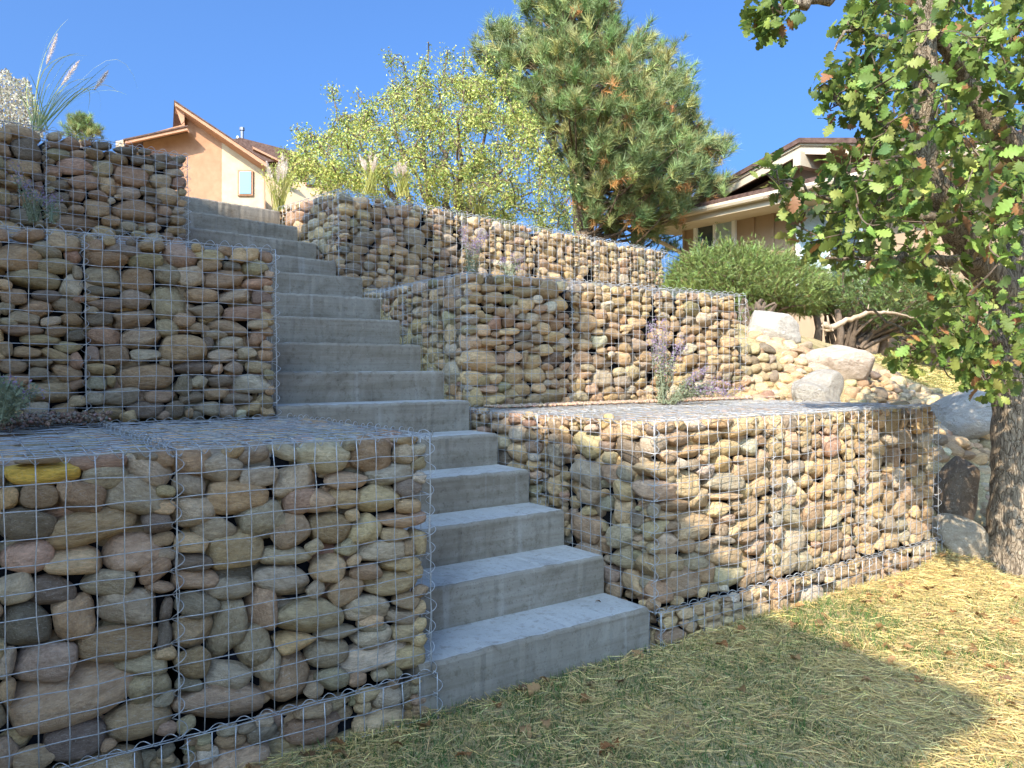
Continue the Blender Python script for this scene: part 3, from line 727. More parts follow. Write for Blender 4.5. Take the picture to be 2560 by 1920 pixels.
# half-buried base course
lab = ['low half-buried base basket under the bottom left corner basket', 'low half-buried base basket left of the lowest step']
for i in range(2):
    gabion(lab[i], (XL - (2 - i) * G + 0.02, -0.012, -0.33), 0, G, 0.6, 0.325, 61 + i, lidmesh=False, topcoil=False, bottomcoil=False, zmin=0.03, right=(i == 1))
lab = ['low half-buried base basket right of the lowest step', 'low half-buried base basket under the sunlit front basket', 'low half-buried base basket near the oak trunk']
for i in range(3):
    gabion(lab[i], (0.03 + i * G, -0.012, -0.33), 0, G, 0.6, 0.325, 64 + i, lidmesh=False, topcoil=False, bottomcoil=False, zmin=0.03, warm=True, left=(i == 0), right=(i == 2))

# ------------------------------------------------------------------ the house to the left, out of view, whose shadow lies over the stairs
HA = np.array([math.cos(SUN_AZ), -math.sin(SUN_AZ), 0.0])
HB = np.array([math.sin(SUN_AZ) * math.sin(SUN_EL), math.cos(SUN_AZ) * math.sin(SUN_EL), math.cos(SUN_EL)])
XH = -7.0
def shade_pt(a, b_):
    P = HA * a + HB * b_; return P - SDIR * ((P[0] - XH) / SDIR[0])
near_house = empty('house', (XH - 3, -1, -0.2))
tag(near_house, 'tall house, walls whitened for bounce light, left of the stairs outside the picture', 'house')
def near_part(name, poly, depth, m):
    mb = MB(); mb.prism(poly, (-depth, 0, 0)); o = mb.build(name, m, near_house)
    o.matrix_parent_inverse = Matrix.Translation(-Vector(near_house.location)); return o
def down(p): return np.array([p[0], p[1], -0.3])
a_, b_, c_, d_, e_ = shade_pt(1.08, -0.20), shade_pt(-1.12, 0.86), shade_pt(-1.12, 2.28), shade_pt(-3.05, 3.55), shade_pt(-6.3, 1.3)
near_part('wall', [down(a_), a_, b_, c_, d_, e_, down(e_)], 6.0, M_WHITE)  # unseen wall made white to bounce light onto shaded baskets and steps
r1, r2 = shade_pt(1.36, -0.12), shade_pt(-1.12, 1.08)
near_part('roof', [r1, r2, r2 - (0, 0, .2), r1 - (0, 0, .2)], 6.2, M_ROOF)
r1, r2, r3 = shade_pt(-1.0, 2.42), shade_pt(-3.05, 3.77), shade_pt(-6.8, 1.2)
near_part('roof', [r1, r2, r2 - (0, 0, .22), r1 - (0, 0, .22)], 6.3, M_ROOF)
near_part('roof', [r2, r3, r3 - (0, 0, .22), r2 - (0, 0, .22)], 6.25, M_ROOF)

# ------------------------------------------------------------------ tan house on the right
XW = 8.74
th = empty('house', (XW + 4, 3, 1.4)); tag(th, 'tan board-and-batten house with white windows behind the junipers', 'house')
TI = Matrix.Translation(-Vector(th.location))
def tp(mb, name, m, parent=None, bevel=0):
    o = mb.build(name, m, parent or th, bevel=bevel)
    o.matrix_parent_inverse = TI if parent is None else Matrix.Identity(4)
    return o
YA, YB, ZB, ZE = -2.2, 7.65, 1.2, 3.95
tp(MB().box((XW, YA, ZB), (XW + 9, YB, ZE)), 'wall', M_SIDING)
def wallpt(u, v, x=XW): return onplane(u, v, (1, 0, 0), x)
W1 = [wallpt(1746, 556), wallpt(1834, 640)]      # far window
W2 = [wallpt(2004, 505), wallpt(2130, 622)]      # near window
wins = [(W1[1][1], W1[0][1], 2.45, W1[0][2] - .02), (W2[1][1] - 0.15, W2[0][1], 2.25, W2[0][2] - .02)]
y = YB - 0.02
while y > YA:
    ok = [(ZB, ZE - 0.05)]
    for (y0, y1, z0, z1) in wins:
        if y0 - 0.1 < y < y1 + 0.1: ok = [(ZB, z0 - 0.12), (z1 + 0.12, ZE - 0.05)]
    for z0, z1 in ok: tp(MB().box((XW - 0.035, y - 0.022, z0), (XW + 0.01, y + 0.022, z1)), 'batten', M_SIDING)
    y -= 0.40
for k, (y0, y1, z0, z1) in enumerate(wins):
    f = MB(); w_ = 0.07
    f.box((XW - 0.06, y0 - w_, z0 - w_), (XW + 0.02, y1 + w_, z0)); f.box((XW - 0.06, y0 - w_, z1), (XW + 0.02, y1 + w_, z1 + w_))
    f.box((XW - 0.06, y0 - w_, z0 + .001), (XW + 0.02, y0, z1 - .001)); f.box((XW - 0.06, y1, z0 + .001), (XW + 0.02, y1 + w_, z1 - .001))
    ym = (y0 + y1) / 2
    f.box((XW - 0.05, ym - 0.025, z0 + .002), (XW + 0.015, ym + 0.025, z1 - .002))
    fo = tp(f, 'window', M_WHITE)
    for q, (p0, p1) in enumerate(((y0, ym - .025), (ym + .025, y1))):
        g_ = tp(MB().box((XW - 0.012, p0, z0), (XW + 0.004, p1, z1)), 'pane', M_BLIND if (k + q) % 2 == 0 else M_GLASS, fo)
XE = XW - 0.68
tp(MB().box((XE, YA - .4, ZE - 0.12), (XE + 0.03, YB + 0.45, ZE + 0.10)), 'fascia', M_TRIM_T)
tp(MB().box((XE + .03, YA - .4, ZE - 0.10), (XW + 0.3, YB + 0.45, ZE - 0.07)), 'soffit', M_TRIM_T)
gut = MB(); gut.tube([(XE - 0.06, YA - .4, ZE + 0.03), (XE - 0.06, 3, ZE + 0.03), (XE - 0.06, YB + 0.5, ZE + 0.03)], 0.06, 8); tp(gut, 'gutter', M_TRIM_T)
ds = MB(); ds.tube([(XE - .06, YB + .35, ZE - .02), (XE - .03, YB + .3, ZE - .2), (XW - .06, YB - .05, ZE - .55), (XW - .06, YB - .06, 2.6), (XW - .06, YB - .06, 1.5)], 0.045, 6)
tp(ds, 'downspout', M_TRIM_T)
# skirt roof, then the gable that stands on it
YG, ZG = 3.1, 5.25
ap = onplane(1735 * S, 313 * S, (1, 0, 0), XW + 0.2); YG, ZG = ap[1], ap[2]
le = onplane(1497 * S, 443 * S, (1, 0, 0), XW + 0.2)
sl = (ZG - le[2]) / (le[1] - YG)
tp(MB().prism([(XE - .05, YA - .45, ZE + .09), (XE - .05, YB + .5, ZE + .09), (XW + 1.0, YB + .5, ZE + .50), (XW + 1.0, YA - .45, ZE + .50)], (0, 0, 0.07)), 'roof', M_ROOF)
yl, yr = YB + 0.5, 2 * YG - (YB + 0.5)
zl = ZG - sl * (yl - YG)
tp(MB().prism([(XW + .6, yl, zl - .1), (XW + .6, YG, ZG - .1), (XW + .6, yr, zl - .1)], (6, 0, 0)), 'gable_wall', M_SIDING)
for sgn, ye in ((1, yl), (-1, yr)):
    P = np.array([(XW + .15, YG, ZG), (XW + .15, ye, zl), (XW + .15, ye, zl - .16), (XW + .15, YG, ZG - .16)])
    tp(MB().prism(P, (0.045, 0, 0)), 'rake_board', M_TRIM_T)
    P2 = P + np.array([-.03, 0, .07]); P2[2:, 2] += .07
    tp(MB().prism(P2, (0.03, 0, 0)), 'rake_trim', M_TRIM_T)
    tp(MB().prism([(XW + .08, YG, ZG + .02), (XW + .08, ye, zl + .02), (XW + .08, ye, zl + .10), (XW + .08, YG, ZG + .10)], (7, 0, 0)), 'roof', M_ROOF)
tp(MB().box((XW + .02, YG - .07, ZG - .38), (XW + 1.2, YG + .07, ZG - .15)), 'ridge_beam', M_TRIM_T)

# ------------------------------------------------------------------ terracotta house on the left, up the hill
DH = 30.0
oh = empty('house', tuple(atd(450, 470, DH + 3))); tag(oh, 'terracotta and cream stucco house with split shed roofs uphill', 'house')
OI = Matrix.Translation(-Vector(oh.location))
BK = np.array([_f[0] * .96 - .28 * _r[0], _f[1] * .96 - .28 * _r[1], 0.0]) ; BK = rayd(345, 300) * (1, 1, 0); BK = BK / np.linalg.norm(BK)
def hp(u, v, off=0.0): return atd(u, v, DH + off)
def op(name, m, poly, depth, front=0.0, parent=None):
    mb = MB(); mb.prism([hp(u, v, front) for u, v in poly], BK * depth)
    o = mb.build(name, m, parent or oh); o.matrix_parent_inverse = Matrix.Identity(4) if parent else OI; return o
op('wall', M_STUCCO_O, [(300, 520), (310, 292), (398, 268), (398, 235), (479, 300), (479, 520)], 7)
op('wall', M_STUCCO_C, [(479.3, 520), (479.3, 301), (570, 368), (570, 520)], 7, -0.03)
op('wall', M_STUCCO_C, [(250, 520), (250, 305), (299.6, 295), (299.6, 520)], 7, 0.6)
op('corner_trim', M_TRIM_O, [(393, 272), (393, 238), (399, 242), (399, 272)], .2, -0.12)
op('corner_trim', M_TRIM_O, [(570.3, 520), (570.3, 360), (573, 362), (573, 520)], .2, -0.1)
op('fascia', M_TRIM_O, [(377, 219), (576, 352), (576, 361), (379, 228)], .25, -0.75)
op('roof', M_ROOF, [(376, 215.5), (579, 350), (579, 352.5), (376, 218.5)], 8, -0.8)
op('soffit', M_TRIM_O, [(379, 228.2), (575, 361), (575, 362), (380, 229.2)], 0.9, -0.6)
op('end_board', M_TRIM_O, [(378.5, 229), (398, 240), (398, 262), (392, 268)], .1, -0.5)
op('fascia', M_TRIM_O, [(270, 302), (405, 273.5), (405, 281), (270, 310)], .2, -0.7)
op('roof', M_ROOF, [(266, 300), (406, 270), (406, 273), (266, 303)], 7, -0.75)
wn = op('window', M_TRIM_O, [(513.5, 367), (546, 367), (546, 422), (513.5, 422)], .1, -0.12)
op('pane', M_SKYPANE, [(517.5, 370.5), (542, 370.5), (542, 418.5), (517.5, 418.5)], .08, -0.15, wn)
op('roof', M_ROOF, [(500, 302), (518, 297), (640, 328), (640, 350), (570, 352)], 5, 3.0)
op('fascia', M_TRIM_O, [(545, 316), (610, 348), (610, 352), (548, 322)], .3, 2.3)
op('wall', M_STUCCO_C, [(574, 520), (574, 352), (640, 345), (740, 378), (740, 520)], 5, 3.6)
op('roof', M_ROOF, [(566, 350), (640, 330), (756, 384), (750, 388), (640, 346)], 5, 2.9)
wn = op('window', M_TRIM_O, [(660, 372), (684, 374), (684, 400), (660, 400)], .1, 3.5)
op('pane', M_GLASS, [(662, 374), (682, 376), (682, 398), (662, 398)], .1, 3.46, wn)
vp = MB(); p = hp(523, 297, 3.2); vp.tube([p - (0, 0, .3), p + (0, 0, .30)], 0.07, 8); vp.tube([p + (0, 0, .30), p + (0, 0, .42)], 0.11, 8)
o = vp.build('vent_pipe', M_METAL, oh); o.matrix_parent_inverse = OI
vp = MB(); p = hp(514, 300, 3.4); vp.tube([p - (0, 0, .3), p + (0, 0, .12)], 0.05, 8)
o = vp.build('vent_pipe', M_WHITE, oh); o.matrix_parent_inverse = OI

# ------------------------------------------------------------------ foliage helpers
def thing(name, loc, label, cat, group=None):
    o = empty(name, tuple(float(q) for q in loc)); tag(o, label, cat, group); return o
SMALL = {'twigs', 'leaves', 'needles', 'dead_needles', 'foliage', 'flowers', 'blades', 'plumes', 'stems', 'branches'}
def part(name, me, root):
    o = link(name, me, root)
    if name in SMALL: o['kind'] = 'stuff'
    o.matrix_parent_inverse = Matrix.Translation(-Vector(root.location)); return o
def curve(p0, p1, bend, n=7):
    t_ = np.linspace(0, 1, n)[:, None]; return p0 * (1 - t_) + p1 * t_ + np.asarray(bend) * (4 * t_ * (1 - t_))
def limb(pts, rads, n=26, jit=0.0):
    P = np.asarray(pts, float); R = np.asarray(rads, float); s_ = np.linspace(0, len(P) - 1, n)
    Q = np.stack([np.interp(s_, np.arange(len(P)), P[:, k]) for k in range(3)], 1)
    for _ in range(2): Q[1:-1] = (Q[:-2] + 2 * Q[1:-1] + Q[2:]) / 4
    return Q + rng.normal(0, jit, Q.shape), np.interp(s_, np.arange(len(P)), R)
DIA = np.array([(0, 0, 0), (.35, .26, .06), (1, 0, 0.0), (.35, -.26, .06)]); DIAF = [(0, 1, 2), (0, 2, 3)]
def hsvj(base, n, v=0.18, h=0.06):
    c = np.array(base)[None] * rng.lognormal(0, v, (n, 1)) * (1 + rng.normal(0, h, (n, 3))); return np.clip(c, 0.004, 0.9)

def grow(seeds, P):
    """joins each point to the nearest point already on the tree, nearest first; returns (from, to) pairs"""
    T = [np.asarray(q) for q in seeds]; P = list(P); A = np.array(T); out = []
    D = np.array([((A - p) ** 2).sum(1).min() for p in P]); N = np.array([((A - p) ** 2).sum(1).argmin() for p in P])
    nodes = [q for q in A]; PP = np.array(P); left = np.ones(len(P), bool)
    for _ in range(len(P)):
        k = np.where(left, D, 1e9).argmin(); left[k] = False
        out.append((nodes[N[k]], PP[k])); nodes.append(PP[k])
        d = ((PP - PP[k]) ** 2).sum(1) * 1.25; m = d < D; D[m] = d[m]; N[m] = len(nodes) - 1
    return out

# ------------------------------------------------------------------ pines
def needle_tuft(n=46, L=1.0):
    V = []; F = []
    for i in range(n):
        a = rng.uniform(0, 6.28); th_ = rng.uniform(0.25, 1.25); l = L * rng.uniform(.75, 1.1); x0 = rng.uniform(-.55, .25)
        d = np.array([math.cos(th_), math.sin(th_) * math.cos(a), math.sin(th_) * math.sin(a)])
        s_ = np.cross(d, unit(1)[0]); s_ = s_ / np.linalg.norm(s_) * 0.026 * L
        o_ = np.array([x0, 0, 0]); k = len(V)
        V += [o_ + s_, o_ - s_, o_ + d * l]; F.append((k, k + 1, k + 2))
    return np.array(V), np.array(F)
def pine(label, root, poly, d0, thick, nclump, per, trunk, L=0.17, dens=None, green=(.17, .225, .08), dead=0.09, sep=0.36):
    T = thing('pine_tree', root, label, 'pine tree', 'pines behind the gabions')
    tb = MB(); Q, R = limb([p for p, r in trunk], [r for p, r in trunk], 20, 0.01); tb.tube(Q, R, 10)
    part('trunk', tb.mesh('trunk', M_PINEBARK, True), T)
    P, X, Y, e = polypts(poly, nclump * 8, d0, thick, 90)
    keep = np.ones(len(P), bool)
    if dens: keep = rng.random(len(P)) < np.array([dens(a, b_) for a, b_ in zip(X, Y)])
    P = P[keep]; sel = []
    for q in P:
        if all(((q - z_) ** 2).sum() > sep * sep for z_ in sel): sel.append(q)
        if len(sel) >= nclump: break
    P = np.array(sel)
    br = MB(); pos = []; dirs = []; dp = []; dd = []
    for p in P:
        zt = p[2] - rng.uniform(0.1, 0.7); k = np.argmin(np.abs(Q[:, 2] - zt)); b0_ = Q[k]
        if np.linalg.norm(b0_ - p) < .15: continue
        mid = curve(b0_, p, (0, 0, -0.15 * np.linalg.norm(p - b0_)), 7)
        br.tube(mid, np.linspace(0.03, 0.009, 7), 5)
        out = p - b0_; out /= np.linalg.norm(out)
        m_ = int(per * rng.uniform(.7, 1.3))
        q = p + rng.normal(0, 1, (m_, 3)) * np.array([.13, .13, .10])
        dr = out * 0.6 + np.array([0, 0, 1.0]) + rng.normal(0, .4, (m_, 3))
        pos.append(q); dirs.append(dr)
        for a in q[: m_ // 2]: br.tube([p - out * 0.1, a], [0.008, 0.005], 4)
        if rng.random() < dead * 4:
            m2 = rng.integers(2, 5); dp.append(p - np.array([0, 0, .15]) + rng.normal(0, .10, (m2, 3))); dd.append(rng.normal(0, .6, (m2, 3)) + (0, 0, -.1))
    part('branches', br.mesh('branches', M_PINEBARK), T)
    pos = np.vstack(pos); dirs = np.vstack(dirs); tv, tf = needle_tuft()
    col = hsvj(green, len(pos), .22, .06); yl_ = rng.random(len(pos)) < .25; col[yl_] = hsvj((.32, .31, .11), yl_.sum())
    part('needles', scatter(tv, tf, frames(dirs), pos, np.full(len(pos), L) * rng.uniform(.8, 1.15, len(pos)), 'needles', M_NEEDLE, col), T)
    if dp:
        dp = np.vstack(dp); dd = np.vstack(dd); tv, tf = needle_tuft(34)
        part('dead_needles', scatter(tv, tf, frames(dd), dp, np.full(len(dp), L * .8), 'dead_needles', M_NEEDLE, hsvj((.46, .23, .08), len(dp))), T)
    return T
PINE = [(1100,-90),(1140,20),(1085,40),(1048,95),(1050,150),(1095,165),(1075,185),(1110,240),(1150,262),(1185,310),(1210,370),(1232,425),(1260,480),(1310,500),(1400,505),
        (1480,450),(1540,430),(1535,370),(1560,325),(1556,272),(1538,268),(1522,300),(1500,240),(1478,205),(1490,165),(1452,160),(1452,92),(1436,88),(1420,125),(1400,85),(1345,58),(1332,5),(1300,-90)]
def pine_dens(x, y):
    if y > 300 and x < 1300: return 0.62
    if y > 400: return 0.75
    return 1.0
dP = 14.0
base = atd(1265, 540, dP)
trunk = [(np.array([base[0], base[1], 2.0]), .22), (atd(1262, 480, dP), .19), (atd(1250, 400, dP), .17), (atd(1240, 300, dP), .14), (atd(1255, 180, dP), .10), (atd(1240, 60, dP), .06), (atd(1225, -80, dP), .02)]
pine('tall ponderosa pine with rust-coloured dead needles behind the upper gabions', (base[0], base[1], 2.0), PINE, dP, 2.0, 270, 15, trunk, L=.21, dens=pine_dens)
PINE2 = [(1290,400),(1330,360),(1400,350),(1480,370),(1540,400),(1545,440),(1500,480),(1465,540),(1445,560),(1400,520),(1330,510)]
b2 = atd(1376, 540, 18.0)
trunk = [(np.array([b2[0], b2[1], 1.6]), .16), (atd(1376, 480, 18), .14), (atd(1378, 380, 18), .11), (atd(1380, 280, 18), .04)]
pine('darker pine half hidden behind the tall pine and the tan house eave', (b2[0], b2[1], 1.6), PINE2, 18.0, 1.4, 60, 9, trunk, green=(.12, .17, .065), dead=.04)
PINE3 = [(148,300),(140,275),(155,255),(172,243),(195,250),(212,270),(216,300)]
b3 = atd(178, 320, 38.0)
trunk = [(np.array([b3[0], b3[1], 5.5]), .2), (atd(178, 290, 38), .15), (atd(175, 246, 38), .04)]
pine('small distant pine top above the left gabion', (b3[0], b3[1], 5.5), PINE3, 38.0, .9, 34, 8, trunk, L=.26, dead=.02, sep=.2)

# ------------------------------------------------------------------ small leafy tree with yellow-green leaves
CRAB = [(600,396),(575,372),(600,352),(640,358),(652,318),(690,312),(715,272),(740,250),(790,258),(820,215),(850,192),(900,185),(945,172),(1000,165),(1045,170),
        (1075,200),(1105,215),(1140,255),(1165,290),(1200,340),(1225,400),(1235,470),(1250,528),(1100,495),(1000,470),(900,445),(800,420),(700,420)]
dC = 9.8
base = atd(945, 520, dC); base[2] = 2.7
ct = thing('leafy_tree', base, 'multi-stemmed small tree with yellow-green autumn leaves behind the upper gabions', 'tree')
stems = []
sb = MB()
for (u, v, dd_) in [(760,285,-.7),(840,215,.5),(900,200,-.4),(950,185,.3),(1000,205,-.9),(1060,230,.6),(1130,310,-.3),(1180,400,.5),(860,300,1.0),(990,300,-1.1),(700,330,.2)]:
    tip = atd(u, v, dC + dd_); b0_ = base + np.array([rng.uniform(-.3, .3), rng.uniform(-.3, .3), 0])
    Q, R = limb([b0_, b0_ * .6 + tip * .4 + np.array([0, 0, -.15]), b0_ * .3 + tip * .7, tip], [.06, .04, .022, .006], 16, 0.02)
    sb.tube(Q, R, 6); stems.append(Q)
part('trunk', sb.mesh('trunk', M_TWIG, True), ct)
SP = np.vstack(stems)
P, X, Y, e = polypts(CRAB, 900, dC, 1.6, 70)
SHOOTS = []
for (u, v, u2, v2) in ((925,190,926,92),(850,200,842,120),(728,250,716,192),(880,190,868,122),(1000,165,1004,112),(795,250,770,205),(660,320,640,282),(960,170,968,112),(1045,170,1052,125),(690,310,668,295),(640,350,612,332),(905,190,912,140),(1080,200,1098,165)):
    for q in np.linspace(.1, 1, 5): SHOOTS.append(atd(u + (u2 - u) * q, v + (v2 - v) * q, dC + rng.normal(0, .06)))
P = np.vstack([P, np.array(SHOOTS)]); NSH = len(SHOOTS)
tw = MB(); LP = []; LD = []
for b0_, p in grow(SP, P):
    Q = curve(b0_, p, (0, 0, .06), 6); tw.tube(Q, np.linspace(.009, .003, 6), 4)
    dr = p - b0_; L_ = np.linalg.norm(dr) + .05; dr = dr / L_
    nl = int(rng.choice([15, 55, 80, 110]) * rng.uniform(.7, 1.2))
    s_ = rng.uniform(max(0.0, 1 - .55 / L_), 1.06, nl)[:, None]
    LP.append(b0_ + (p - b0_) * s_ + rng.normal(0, .055, (nl, 3))); LD.append(dr + rng.normal(0, .8, (nl, 3)) + (0, 0, -.15))
part('twigs', tw.mesh('twigs', M_TWIG), ct)
LP = np.vstack(LP); LD = np.vstack(LD)
col = hsvj((.43, .435, .12), len(LP), .25, .07); gq = rng.random(len(LP)) < .3; col[gq] = hsvj((.20, .27, .06), gq.sum())
part('leaves', scatter(DIA, DIAF, frames(LD), LP, rng.uniform(.026, .044, len(LP)), 'leaves', M_LEAF, col), ct)

# ------------------------------------------------------------------ oak on the right
half = [(0, .015), (.10, .02), (.17, .12), (.24, .17), (.28, .10), (.36, .25), (.44, .28), (.47, .14), (.56, .33), (.65, .33), (.67, .17), (.76, .26), (.83, .22), (.86, .13), (.95, .13), (1.0, .03)]
OV = []; OF = []
for x, y in half:
    OV += [(x, -y, .10 * y + .05 * math.sin(x * 5) - .12 * x * x), (x, 0, -.12 * x * x), (x, y, .16 * y - .05 * math.sin(x * 6) - .12 * x * x)]
for i in range(len(half) - 1):
    a = i * 3
    OF += [(a, a + 3, a + 4), (a, a + 4, a + 1), (a + 1, a + 4, a + 5), (a + 1, a + 5, a + 2)]
OV = np.array(OV); OF = np.array(OF)
dT = 5.36
ob = np.array([3.2, -.27, -.22])
oak = thing('oak_tree', ob, 'gnarled oak tree with lobed green and browning leaves at the right edge', 'oak tree')
ok_ = MB()
def trunk_line(L, n, jit=.008):
    Q, R = limb([atd(u, v, d) for u, v, d, r in L], [r for *_, r in L], n, jit); return Q, R
oq = []
Q, R = limb([ob + (0, 0, -.12), ob + (0, 0, .06), atd(2188, 1100, dT), atd(2190, 960, dT), atd(2188, 850, dT), atd(2172, 740, dT), atd(2185, 620, dT), atd(2225, 480, dT), atd(2235, 330, dT), atd(2270, 100, dT), atd(2290, -150, dT)],
            [.25, .18, .142, .135, .13, .13, .13, .115, .10, .09, .06], 48, .006)
ok_.tube(Q, R, 20); oq.append(Q)
part('trunk', ok_.mesh('trunk', M_OAKBARK, True), oak)
lb = MB()
for L, n in (([(2185,650,dT,.12),(2110,560,dT-.1,.11),(2045,460,dT-.25,.095),(1998,370,dT-.35,.085),(1990,250,dT-.4,.085),(2003,100,dT-.45,.078),(1998,-60,dT-.5,.06)], 34),
             ([(2232,340,dT,.10),(2160,300,dT-.1,.09),(2112,235,dT-.2,.08),(2085,165,dT-.3,.06),(2050,105,dT-.4,.045),(2000,40,dT-.5,.03)], 24),
             ([(2060,480,dT-.2,.05),(1980,470,4.8,.03),(1880,440,4.4,.018),(1760,420,4.1,.009),(1670,375,4.0,.005)], 20),
             ([(2120,570,dT-.1,.05),(2000,560,4.7,.03),(1900,560,4.3,.015),(1790,560,4.1,.006)], 20),
             ([(2170,740,dT,.04),(2060,700,4.8,.02),(1950,720,4.5,.010),(1860,650,4.3,.005)], 18),
             ([(2185,800,dT,.03),(2100,800,4.9,.018),(2000,770,4.6,.008)], 14),
             ([(1998,130,dT-.45,.035),(1920,90,4.5,.02),(1840,60,4.2,.010),(1800,110,4.1,.004)], 16),
             ([(1992,300,dT-.4,.03),(1900,260,4.5,.016),(1820,230,4.2,.008),(1785,180,4.1,.004)], 16),
             ([(2290,-180,dT,.07),(2050,-120,4.2,.05),(1850,-40,3.6,.032),(1770,-8,3.5,.028),(1710,12,3.45,.022),(1660,15,3.4,.005)], 22)):
    Q, R = trunk_line(L, n, .012); lb.tube(Q, R, 8); oq.append(Q)
part('limbs', lb.mesh('limbs', M_OAKBARK, True), oak)
OQ = np.vstack(oq)
OAK = [(1850,-40),(1830,50),(1850,110),(1815,150),(1830,200),(1835,255),(1815,300),(1800,330),(1790,380),(1770,420),(1790,470),(1800,540),
       (1830,565),(1880,590),(1930,600),(2000,590),(2010,690),(2005,740),(2040,765),(2070,800),(2095,860),(2140,850),(2260,830),(2300,500),(2300,-60)]
P, X, Y, e = polypts(OAK, 760, 4.4, .9, 120)
LIMB_PX = [(2180,830),(2172,740),(2190,620),(2215,490)], [(2185,640),(2110,560),(2045,460),(1998,370),(1990,250),(2003,100),(1998,-60)], [(2190,320),(2112,235),(2085,165),(2050,105)]
dd0 = (P - CAM) @ FW
for L_ in LIMB_PX:
    for (a, b_), (c, d_) in zip(L_[:-1], L_[1:]):
        t_ = np.clip(((X - a) * (c - a) + (Y - b_) * (d_ - b_)) / ((c - a) ** 2 + (d_ - b_) ** 2), 0, 1)
        nearl = (np.hypot(X - a - t_ * (c - a), Y - b_ - t_ * (d_ - b_)) < 34) & (rng.random(len(X)) < .85)
        P[nearl] = CAM + (P[nearl] - CAM) * ((dT + .35) / dd0[nearl])[:, None]
        dd0[nearl] = dT + .35
P2, *_ = polypts([(1632,0),(1640,35),(1668,58),(1700,35),(1690,-5)], 9, 3.45, .15, 20)
P4, *_ = polypts([(1640,350),(1680,345),(1760,400),(1740,440),(1690,430)], 10, 4.05, .12, 20)
P5, *_ = polypts([(1700,480),(1760,470),(1790,540),(1740,560)], 6, 4.1, .12, 20)
P6, *_ = polypts([(1900,735),(1970,790),(2000,740),(1960,710)], 8, 4.4, .25, 20)
P7, *_ = polypts([(1775,140),(1820,150),(1820,240),(1790,250)], 8, 4.2, .15, 20)
P = np.vstack([P, P2, P4, P5, P6, P7])
tw = MB(); LP = []; LD = []
for b0_, p in grow(OQ, P):
    Q = curve(b0_, p, rng.normal(0, .03, 3), 6); tw.tube(Q, np.linspace(.005, .0025, 6), 4)
    dr = p - b0_; dr /= np.linalg.norm(dr) + 1e-6
    nl = rng.integers(5, 9)
    LP.append(p + rng.normal(0, .035, (nl, 3))); LD.append(dr * .5 + rng.normal(0, .75, (nl, 3)) + (0, 0, -.35))
part('twigs', tw.mesh('twigs', M_TWIG), oak)
LP = np.vstack(LP); LD = np.vstack(LD)
col = hsvj((.15, .21, .045), len(LP), .28, .07)
q = rng.random(len(LP)); s1 = q < .16; s2 = (q > .16) & (q < .20); s3 = (q > .23) & (q < .28)
col[s1] = hsvj((.28, .31, .08), s1.sum()); col[s2] = hsvj((.30, .15, .06), s2.sum()); col[s3] = hsvj((.09, .14, .045), s3.sum())
Rl = frames(LD, rng.normal(0, .9, len(LD)))
sz = rng.uniform(.055, .112, len(LP))
dl = (LP - CAM) @ FW; ul = ((LP - CAM) @ RX) / dl * FPX + 1280; vl = 960 - ((LP - CAM) @ UP) / dl * FPX
inv = (ul > 0) & (ul < 2560) & (vl > 0) & (vl < 1920)
big = np.zeros(len(LP), bool); big[np.argsort(np.where(inv, -sz / dl, 0))[:300]] = True
part('leaves', scatter(OV, OF, Rl[~big], LP[~big], sz[~big], 'leaves', M_LEAF, col[~big]), oak)
LEAFM = [mesh_np('leaf', OV * (1, 1, z_), OF, M_LEAF, np.repeat(col[k][None], len(OV), 0)) for k, z_ in zip(np.where(big)[0][::5], np.tile([1, .5, -1, 1.8, -.6], 12))]
for q, k in enumerate(np.where(big)[0]):
    o = link('leaf', LEAFM[q % len(LEAFM)], oak)
    o.matrix_parent_inverse = Matrix.Translation(-Vector(oak.location))
    Mx = Matrix([list(row) for row in Rl[k]]).to_4x4(); Mx.translation = Vector(LP[k]); o.matrix_basis = Mx @ Matrix.Scale(float(sz[k]), 4)

# ------------------------------------------------------------------ junipers
JV = [];  JF = []
for i in range(16):
    x = i / 16; s_ = (-1) ** i
    d = np.array([.75, s_ * .6 * (1 - x * .6), rng.normal(0, .25)]) * .30
    o_ = np.array([x * .8, 0, rng.normal(0, .03)]); k = len(JV); n_ = np.array([-.02, .035, 0])
    JV += [o_ + n_, o_ - n_, o_ + d]; JF.append((k, k + 1, k + 2))
JV = np.array(JV); JF = np.array(JF)
def juniper(label, poly, d0, thick, n, root_px, green=(.16, .205, .055)):
    r0 = atd(root_px[0], root_px[1], d0); r0[2] = gz(r0[0], r0[1])
    T = thing('juniper', r0, label, 'shrub', 'junipers in front of the tan house')
    P, X, Y, e = polypts(poly, n, d0, thick, 45)
    k_ = rng.random(n) < .22; P[k_] += np.abs(rng.normal(0, .06, (k_.sum(), 1))) * ((P[k_] - P.mean(0)) / np.linalg.norm(P[k_] - P.mean(0), axis=1)[:, None] + (0, 0, .7))
    cen = P.mean(0); d = P - cen; d /= np.linalg.norm(d, axis=1)[:, None]
    d = d * .6 + rng.normal(0, .6, d.shape) + (0, 0, .45)
    br = MB()
    for i in range(0, 60):
        p = P[rng.integers(len(P))]; Q = curve(r0 + rng.normal(0, .08, 3) * (1, 1, 0), p, (0, 0, .12) + rng.normal(0, .06, 3), 8)
        br.tube(Q, np.linspace(.035, .006, 8), 5)
    part('branches', br.mesh('branches', M_TWIG), T)
    col = hsvj(green, len(P), .25, .07); b_ = rng.random(len(P)) < .06; col[b_] = hsvj((.17, .12, .05), b_.sum())
    part('foliage', scatter(JV, JF, frames(d), P, rng.uniform(.06, .11, len(P)), 'foliage', M_NEEDLE, col), T)
